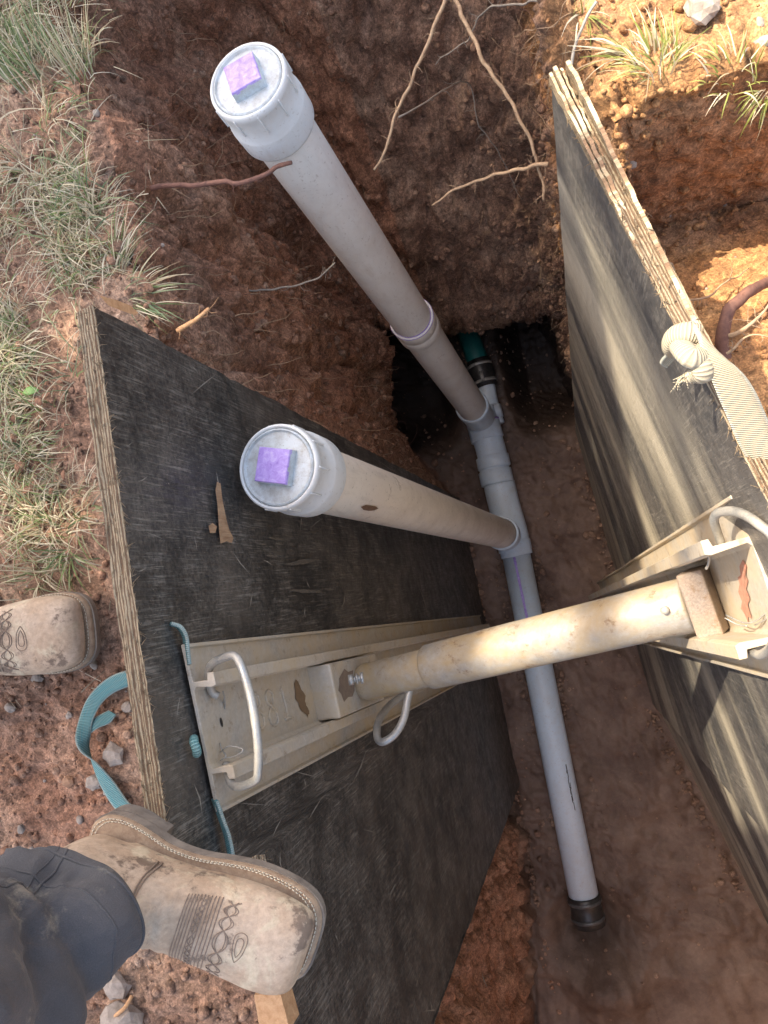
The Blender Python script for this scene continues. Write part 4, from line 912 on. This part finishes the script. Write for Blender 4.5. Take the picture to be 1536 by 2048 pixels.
root([(300, 378, -.06), (340, 372, -.06), (400, 368, -.055), (452, 361, -.05), (470, 366, -.05), (500, 362, -.045), (535, 346, -.04), (552, 334, -.035), (582, 325, -.03)], .0042, ROOTD, 'dark reddish root poking out over the farther white riser', 10, jit=.002, taper=.8)
root([(415, 572, -.42), (480, 578, -.42), (560, 578, -.42), (625, 562, -.42), (650, 545, -.42), (668, 524, -.42)], .0026, ROOTG, 'grey wavy root on the left bank between the riser and the board', 16, taper=.5)
root([(1446, 740, -.12), (1443, 690, -.10), (1448, 650, -.09), (1458, 620, -.09), (1478, 597, -.1), (1505, 578, -.12), (1560, 560, -.2)], .0098, ROOTD, 'thick red brown root arching out of the sunlit sand', 8, jit=.003, taper=.8)
root([(1350, 463, -.42), (1385, 462, -.42), (1420, 455, -.42), (1460, 445, -.42), (1515, 437, -.44)], .0042, ROOT, 'straight cut root lying across the shaded cut face on the right', 8, taper=.9)
root([(1340, 592, -.18), (1362, 601, -.18), (1390, 600, -.18), (1425, 588, -.18), (1460, 562, -.2), (1500, 532, -.24)], .0026, ROOT, 'slender bent root crossing the sand above the thick root', 10)
root([(1462, 672, -.06), (1490, 655, -.05), (1515, 632, -.05), (1545, 600, -.06)], .0036, ROOT, 'pale branching root right of the thick red root', 12)
root([(1455, 705, -.05), (1480, 682, -.04), (1500, 672, -.04), (1540, 672, -.04)], .0022, ROOT, 'thin yellow root curling beside the cream strap', 8)
root([(1130, 175, .0), (1150, 95, .01), (1165, 60, .02), (1195, 2, .03)], .0022, ROOTG, 'pale dry stalk leaning at the rim above the right board', 0, taper=.9)
root([(355, 664, -.02), (380, 645, -.01), (405, 628, .0), (419, 617, .0)], .0042, STICK, 'short broken orange stick beside the left board edge', 10, None, 'broken_stick', 8, .004, 'stick', .6)
root([(800, 235, -.3), (930, 165, -.6), (960, 250, -.7), (1010, 330, -.8), (1040, 400, -.9)], .0018, ROOTG, 'faint thin root trailing down the dark end wall', 20)
root([(265, 1990, .02), (250, 2015, .03), (228, 2035, .03), (215, 2060, .02)], .0030, STICK, 'thin split twig on the stones under the trouser leg', 0, None, 'twig', 8, .001, 'twig', .9)

# fine hair roots over the banks
mb = MB(); wsel = np.arange(n_out*nl, (i_floor-30)*nl); PPw = GP[wsel]
ok = (PPw[:, 1] > .25) & (PPw[:, 2] > -1.5) & (PPw[:, 2] < -.02); wsel = wsel[ok]
for k in range(2000):
    i = random.choice(wsel); p = GP[i].copy()
    if p[2] < -.5 and random.random() < .55: continue
    nn = GN[i]; d_ = nn*.5+rng.normal(0, .5, 3)+np.array([0, 0, -.6]); d_ /= np.linalg.norm(d_); ln = random.uniform(.02, .10)*(1.4 if random.random() < .15 else 1); q = [p-nn*.004]
    for s in range(7): d_ = d_+rng.normal(0, .28, 3)+np.array([0, 0, -.12]); d_ /= np.linalg.norm(d_); q.append(q[-1]+d_*ln/7)
    tube(mb, q, np.linspace(random.uniform(.0007, .0014), .0004, 8), 3, 0 if random.random() < .75 else 1)
o = mb.build('hair_roots', [ROOT, ROOTD]); tag(o, 'fine brown hair roots fringing the cut banks', 'roots', kind='stuff')

# ------------------------------------------------------------------ soil clods, gravel, stones
def ico(sub=1):
    bm = bmesh.new(); bmesh.ops.create_icosphere(bm, subdivisions=sub, radius=1); V = np.array([v_.co[:] for v_ in bm.verts]); Fc = np.array([[v_.index for v_ in f.verts] for f in bm.faces]); bm.free(); return V, Fc
IV, IF = ico(2)
TEMPL = [IV*(1+.30*pnoise(IV*1.3+rng.uniform(0, 50, 3))[:, None]+.2*pnoise(IV*3.5+rng.uniform(0, 50, 3))[:, None]) for _ in range(60)]
def lumps(items, jag=0):
    Vs = []; Fs = []; o = 0
    for (p, r, sq) in items:
        q = random.choice(TEMPL)
        if jag: q = q*(1+jag*pnoise(IV*1.9+rng.uniform(0, 50, 3))[:, None])
        q = q*np.array([1, random.uniform(.65, 1), sq])*r
        a_ = random.uniform(0, 6.3); c, s = math.cos(a_), math.sin(a_); q = q@np.array([[c, s, 0], [-s, c, 0], [0, 0, 1]]); Vs.append(q+p); Fs.append(IF+o); o += len(IV)
    return np.concatenate(Vs), np.concatenate(Fs)
def zone_for(V):
    x_ = V[:, 0]; z_ = np.zeros((len(V), 3)); z_[:, 0] = np.where((x_ > .12) & (V[:, 2] > -1), .9, 0); z_[:, 2] = np.where(x_ < -.3, np.clip(.2+fbm(V, 3, 2), 0, .5), 0); z_[:, 1] = np.where(V[:, 2] < -1.7, .45, 0); return z_
items = []
tsel = np.arange(10*nl, (n_out+8)*nl); tsel = tsel[(np.abs(GP[tsel][:, 0]) < 1.1) & (GP[tsel][:, 1] > -1.1)]
dens = pnoise(GP[tsel]*5+9)
for k in range(12000):
    i = random.choice(tsel); p = GP[i]
    if pnoise(p*6+2) < -.08 and random.random() < .7: continue
    r = min(.011, .0018+rng.exponential(.0018)); items.append((p+[0, 0, r*.45], r, .8))
wfl = np.arange((i_floor-4)*nl, nr*nl)
for k in range(1100):
    p = GP[random.choice(wfl)]; r = min(.016, .0015+rng.exponential(.0028)); items.append((p+[0, 0, r*.2], r, .6))
for k in range(900):
    t_ = random.random(); w_ = random.random()
    if w_ < .3: p = PA+axm*(t_*.72)+np.array([random.choice((-1, 1))*(r4+abs(random.gauss(0, .02))), 0, 0]); 
    elif w_ < .65: p = np.array([-.36-.0*t_-abs(random.gauss(0, .012)), -1.7+1.9*t_, 0])
    else: p = np.array([float(np.interp(-1.3+1.6*t_, [-1.3, -.6, .4], [.37, .18, .12]))-abs(random.gauss(0, .02)), -1.3+1.6*t_, 0])
    r = min(.014, .002+rng.exponential(.003)); items.append((np.array([p[0], p[1], -1.93+r*.3+.004]), r, .8))
wsel2 = np.arange(n_out*nl, (i_floor-20)*nl); wsel2 = wsel2[GP[wsel2][:, 1] > .3]
for k in range(3500):
    p = GP[random.choice(wsel2)]; r = min(.014, .003+rng.exponential(.003)); items.append((p, r, .9))
Vc, Fcx = lumps(items); o = link('soil_crumbs', Vc, Fcx, SOIL, None, True, None, None, {'zone': zone_for(Vc)}); tag(o, 'loose crumbs and clods of soil strewn over the ground', 'soil', kind='stuff')
items = []
for k in range(420):
    i = random.choice(tsel); p = GP[i]
    if p[0] < -.2 and p[1] > .25 and random.random() < .75: continue
    r = .0018+rng.exponential(.0016); items.append((p+[0, 0, r*.5], min(r, .007), .7))
Vc, Fcx = lumps(items); o = link('gravel', Vc, Fcx, STONE, None, False); tag(o, 'small pale gravel bits scattered in the dirt', 'gravel', kind='stuff')
stones = [(231, 1972, .028, 'pinkish grey angular stone just under the boot arch', 0), (240, 2040, .040, 'broad pale stone at the bottom edge under the trouser leg', 0), (248, 2022, .013, 'small round grey stone below the boot arch', 0),
          (128, 2008, .022, 'pale stone peeking from under the trouser hem', 0), (102, 2040, .026, 'white chalky stone in the bottom left corner', 0), (188, 1566, .0155, 'pale rounded stone inside the curve of the teal strap', 0),
          (228, 1510, .021, 'flat grey stone against the teal strap', 0), (138, 1564, .013, 'orange clod-like stone left of the pale stone', 1), (225, 1443, .010, 'small orange stone inside the strap fold', 1), (244, 1432, .008, 'dark round stone behind the board near the strap', 1),
          (20, 1416, .011, 'pale stone below the ground-level boot at the left edge', 0), (138, 1430, .008, 'tiny white stone left of the strap bend', 0), (76, 1356, .014, 'grey stone touching the sole of the ground-level boot', 0), (186, 1328, .011, 'round grey pebble in front of the boot toe', 0),
          (254, 1414, .012, 'white stone wedged against the back of the board', 0), (42, 1658, .009, 'pale pebble left of the boot heel', 0), (1405, 16, .028, 'light grey stone on the sunlit sand at the top right', 0), (1530, 85, .014, 'white pebble by the right grass tuft', 0), (1520, 45, .01, 'small white pebble at the far right edge', 0)]
for px, py, r, lab, mk in stones:
    q = W(px, py, 0.0); q = W(px, py, gz(q[0], q[1])+r*.35); V_, F_2 = lumps([(q, r*.8, .6)], .55); o = link('stone', V_, F_2, STONED if mk else STONE, None, False); tag(o, lab, 'stone', 'stones lying on the dirt')
# stones set in the banks
for px, py, z, r in [(385, 290, -.22, .012), (560, 420, -.5, .022), (480, 570, -.42, .008), (690, 105, -.35, .014)]: pass

# ------------------------------------------------------------------ grass
def blades(specs):
    """specs: list of (base, direction, length, width, colour, bend)"""
    V = []; Fc = []; C_ = []
    for (b0, d0, ln, w, col, bend) in specs:
        d = np.array(d0, float); d /= np.linalg.norm(d); K = 5; o = len(V); p = np.array(b0, float); sd = np.cross(d, [0, 0, 1]); 
        if np.linalg.norm(sd) < .1: sd = rng.normal(size=3)
        sd /= np.linalg.norm(sd); tw = random.uniform(-.6, .6); sd = sd+np.array([0, 0, tw]); sd /= np.linalg.norm(sd)
        for s in range(K+1):
            t_ = s/K; ww = w*(1-.85*t_**1.6)*.5; c = col*(1+.15*(t_-.5)); V += [p-sd*ww, p+sd*ww+np.cross(d, sd)*ww*.0]; C_ += [c, c]
            d = d+np.array([0, 0, -bend*.42])+bend*.10*rng.normal(size=3); d /= np.linalg.norm(d); p = p+d*ln/K
        Fc += [(o+2*s, o+2*s+1, o+2*s+3, o+2*s+2) for s in range(K)]
    return np.array(V), Fc, np.clip(np.array(C_), 0, 1)
GREENS = [np.array(c) for c in [(.15, .21, .07), (.20, .27, .09), (.26, .31, .15), (.13, .20, .10), (.31, .36, .20)]]; STRAW = [np.array(c) for c in [(.56, .50, .34), (.68, .62, .46), (.50, .44, .31), (.40, .32, .20)]]
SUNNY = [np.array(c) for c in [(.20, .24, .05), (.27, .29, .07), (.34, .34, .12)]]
def tuft_specs(c, n, rad, ln, lean=(0, 0), straw=.4, spread=.8, bend=.8):
    out_ = []
    for k in range(n):
        a_ = random.uniform(0, 6.3); r_ = rad*math.sqrt(random.random()); b0 = np.array([c[0]+r_*math.cos(a_), c[1]+r_*math.sin(a_), c[2]-.004])
        d_ = np.array([math.cos(a_)*spread*random.random()+lean[0], math.sin(a_)*spread*random.random()+lean[1], 1.0])
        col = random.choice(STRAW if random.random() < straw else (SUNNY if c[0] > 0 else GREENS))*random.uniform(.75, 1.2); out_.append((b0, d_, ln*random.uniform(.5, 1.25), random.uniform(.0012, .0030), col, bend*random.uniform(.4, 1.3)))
    return out_
specs = []
def lawn_ok(x_, y_):
    px, py = proj((x_, y_, 0))
    lim = np.interp(py, [-300, 0, 200, 300, 420, 560, 620, 800, 1000, 1150, 1200], [190, 175, 195, 120, 240, 250, 150, 165, 185, 140, 20])
    if px > lim or py > 1190: return False
    if 20 < px < 210 and 150 < py < 340: return random.random() < .12
    if 590 < py < 760 and px > 70: return random.random() < .2
    if py > 760: return random.random() < (.45 if px < 90 else .2)
    return True
cnt = 0
while cnt < 1000:
    x_ = random.uniform(-1.15, -.5); y_ = random.uniform(.0, 1.35)
    if not lawn_ok(x_, y_): continue
    if pnoise(np.array([x_*9, y_*9, 1.5])) < .02 and random.random() < .85: continue
    cnt += 1; z_ = gz(x_, y_); ly = -.2 if random.random() < .5 else .3
    specs += tuft_specs((x_, y_, z_), random.randint(7, 20), .018, random.uniform(.035, .10), (random.uniform(-.6, 1.0), random.uniform(-.4, .6)), .62, 1.0, 1.0)
# flattened dead straw
cnt = 0
while cnt < 2400:
    x_ = random.uniform(-1.15, -.5); y_ = random.uniform(-.1, 1.3)
    if not lawn_ok(x_, y_) and random.random() < .93: continue
    px, py = proj((x_, y_, 0))
    if px > 215 and py > 560: continue
    cnt += 1; a_ = random.uniform(0, 6.3); specs.append((np.array([x_, y_, gz(x_, y_)+random.uniform(.002, .014)]), (math.cos(a_), math.sin(a_), random.uniform(-.05, .25)), random.uniform(.015, .06), random.uniform(.0008, .0018), random.choice(STRAW)*random.uniform(.6, 1.15), random.uniform(0, .25)))
V_, F_3, C_3 = blades(specs); o = link('grass', V_, F_3, GRS, None, True, None, None, {'tone': C_3}); tag(o, 'patchy green and straw coloured grass on the left bank', 'grass', kind='stuff')
def tuft(px, py, z, n, rad, ln, lean, straw, label, spread=.8, bend=.8):
    c = W(px, py, z); V_, F_, C4 = blades(tuft_specs(c, n, rad, ln, lean, straw, spread, bend)); o = link('grass_tuft', V_, F_, GRS, None, True, None, None, {'tone': C4}); tag(o, label, 'grass tuft', 'grass tufts at the rim')
tuft(158, 130, .0, 70, .03, .085, (.1, .5), .75, 'tall straw coloured tuft at the top left corner rim', .4, .4)
tuft(60, 130, .0, 130, .05, .085, (-.1, .5), .25, 'tall dense green tuft in the top left corner', .4, .5)
tuft(135, 240, .0, 60, .02, .06, (.7, -.5), .4, 'green tuft hanging over the bank beside the bare clods', .6, 1.)
tuft(275, 585, .0, 60, .03, .07, (.8, -.1), .35, 'green tuft over the rim at the far corner of the left board', .9, .9)
tuft(240, 520, .0, 46, .02, .08, (.7, .8), .45, 'long bladed tuft leaning over the left bank', .5, .6)
tuft(135, 1115, .01, 40, .014, .07, (.1, -.5), .3, 'green tuft between the left board and the ground-level boot', 1.2, 1.0)
tuft(1310, 118, .01, 85, .03, .05, (-.1, .45), .35, 'sunlit green tuft on the sand right of the board corner', 1.1, .8)
tuft(1245, 105, .0, 26, .01, .065, (-.9, .2), .5, 'thin tuft with long blades reaching left on the sunlit rim', .5, .7)
tuft(1462, 140, .01, 45, .035, .036, (-.2, .3), .5, 'sparse sunlit tuft at the right edge among white pebbles', 1.2, .9)
tuft(1530, 190, -.01, 30, .012, .045, (-.5, -.6), .3, 'drooping green tuft at the right edge over the cut face', .8, 1.1)
tuft(1165, 30, .0, 14, .01, .06, (-.1, -.5), .5, 'few thin blades at the rim above the right board', .8, .7)
tuft(1240, 330, -.33, 8, .006, .05, (0, .5), .5, 'single small sprig in the gap behind the right board', .6, .6)
# dry leaves
def leaf(px, py, label, s=.014, mat=DRY):
    q = W(px, py, 0); c = W(px, py, gz(q[0], q[1])+.010); a_ = random.uniform(0, 6.3); f_ = np.array([math.cos(a_), math.sin(a_), random.uniform(-.2, .2)]); sd = np.cross(f_, [0, 0, 1])
    P_ = []; H_ = []
    for i in range(8): t_ = i/7; P_.append(c+f_*s*(t_*2-1)+np.array([0, 0, .003*math.sin(t_*3.1)])); H_.append(sd*s*.55*math.sin(math.pi*(t_*.92+.04))**.8+np.array([0, 0, .001]))
    mb = MB(); ribbon(mb, P_, H_, .0004); o = mb.build('leaf', mat); tag(o, label, 'leaf', 'leaves caught in the grass')
LG = mat_simple('green_leaf', (.10, .22, .05), (.20, .36, .10), 60, .5)
leaf(62, 782, 'green clover-like leaf in the grass left of the board', .013, LG)
for px, py, l_ in [(93, 790, 'red brown leaf right of the green leaf'), (78, 803, 'small rusty leaf just under the green leaf'), (122, 762, 'orange brown leaf close to the board edge'), (28, 838, 'pink brown leaf at the left margin in the grass'), (128, 850, 'curled brown leaf beside straw near the board'), (55, 980, 'rusty leaf lying above the ground-level boot'), (95, 1010, 'broad red leaf in thin grass above the boot'), (8, 1700, 'dark red leaf at the left margin by the boot heel'), (128, 950, 'brown curled leaf in dead grass halfway along the board'), (60, 125, 'rusty leaf deep in the top left grass')]:
    leaf(px, py, l_, random.uniform(.006, .010))

# ------------------------------------------------------------------ made-up tree added out of view, its crown shades the left of the trench
tr = empty('added_shade_tree', (-4.6, 4.6, 0), 'unseen leafy tree added beyond the trench whose crown shades the left bank', 'tree')
mb = MB(); tube(mb, catmull([(-4.6, 4.6, -.1), (-4.55, 4.6, 1.2), (-4.4, 4.4, 2.4), (-4.0, 4.0, 3.5), (-3.4, 3.4, 4.6)], 5), np.linspace(.24, .10, 21), 14)
for k in range(9):
    e_ = np.array([random.uniform(-4.0, -2.6), random.uniform(1.2, 4.0), random.uniform(4.4, 5.1)]); tube(mb, catmull([(-4.0, 4.0, 3.5), (np.array([-4.0, 4.0, 3.5])+e_)/2+[0, 0, .2], e_], 5), np.linspace(.09, .02, 11), 8)
mb.build('trunk', BARK, tr)
def lit(a_, b_):
    """where the crown is left open to shape the sun patches (shadow coordinates on the ground along the sun's rays)"""
    f = float(np.interp(b_, [-.8, -.38, -.31, -.1, .03, .30, .35, .38, .5], [.25, .12, -.27, -.22, -.21, -.17, -.13, .09, .13]))+.03*float(pnoise(np.array([b_*5., 4.2, 0])))
    if a_ < f: return False
    if .165 < a_-.12*(b_-.1) < .215 and -.1 < b_ < .33: return False
    if -.03 < a_ < .03 and -.12 < b_ < .03: return False
    return True
Vl = []; Fl = []; kx, ky = SUN[0]/SUN[2], SUN[1]/SUN[2]; cnt = 0
while cnt < 24000:
    z_ = random.uniform(4.3, 5.3); a_ = random.uniform(-3.0, .2) if cnt % 5 > 1 else random.uniform(-.4, .25); b_ = random.uniform(-2.3, 2.9); s = random.uniform(.05, .085)
    if (a_+1.35)**2/3.0+(b_-.3)**2/6.6 > 1: continue
    s = s*(.5 if a_ > -.36 else 1)
    if lit(a_, b_): continue
    p = np.array([a_+kx*z_, b_+ky*z_, z_]); d1 = rng.normal(size=3); d1 /= np.linalg.norm(d1); d2 = np.cross(d1, rng.normal(size=3)); d2 /= np.linalg.norm(d2); o_ = len(Vl)
    Vl += [p-d1*s, p+d2*s*.5, p+d1*s, p-d2*s*.5]; Fl.append((o_, o_+1, o_+2, o_+3)); cnt += 1
link('crown', np.array(Vl), Fl, LEAFM, tr, False)
bpy.context.view_layer.update()
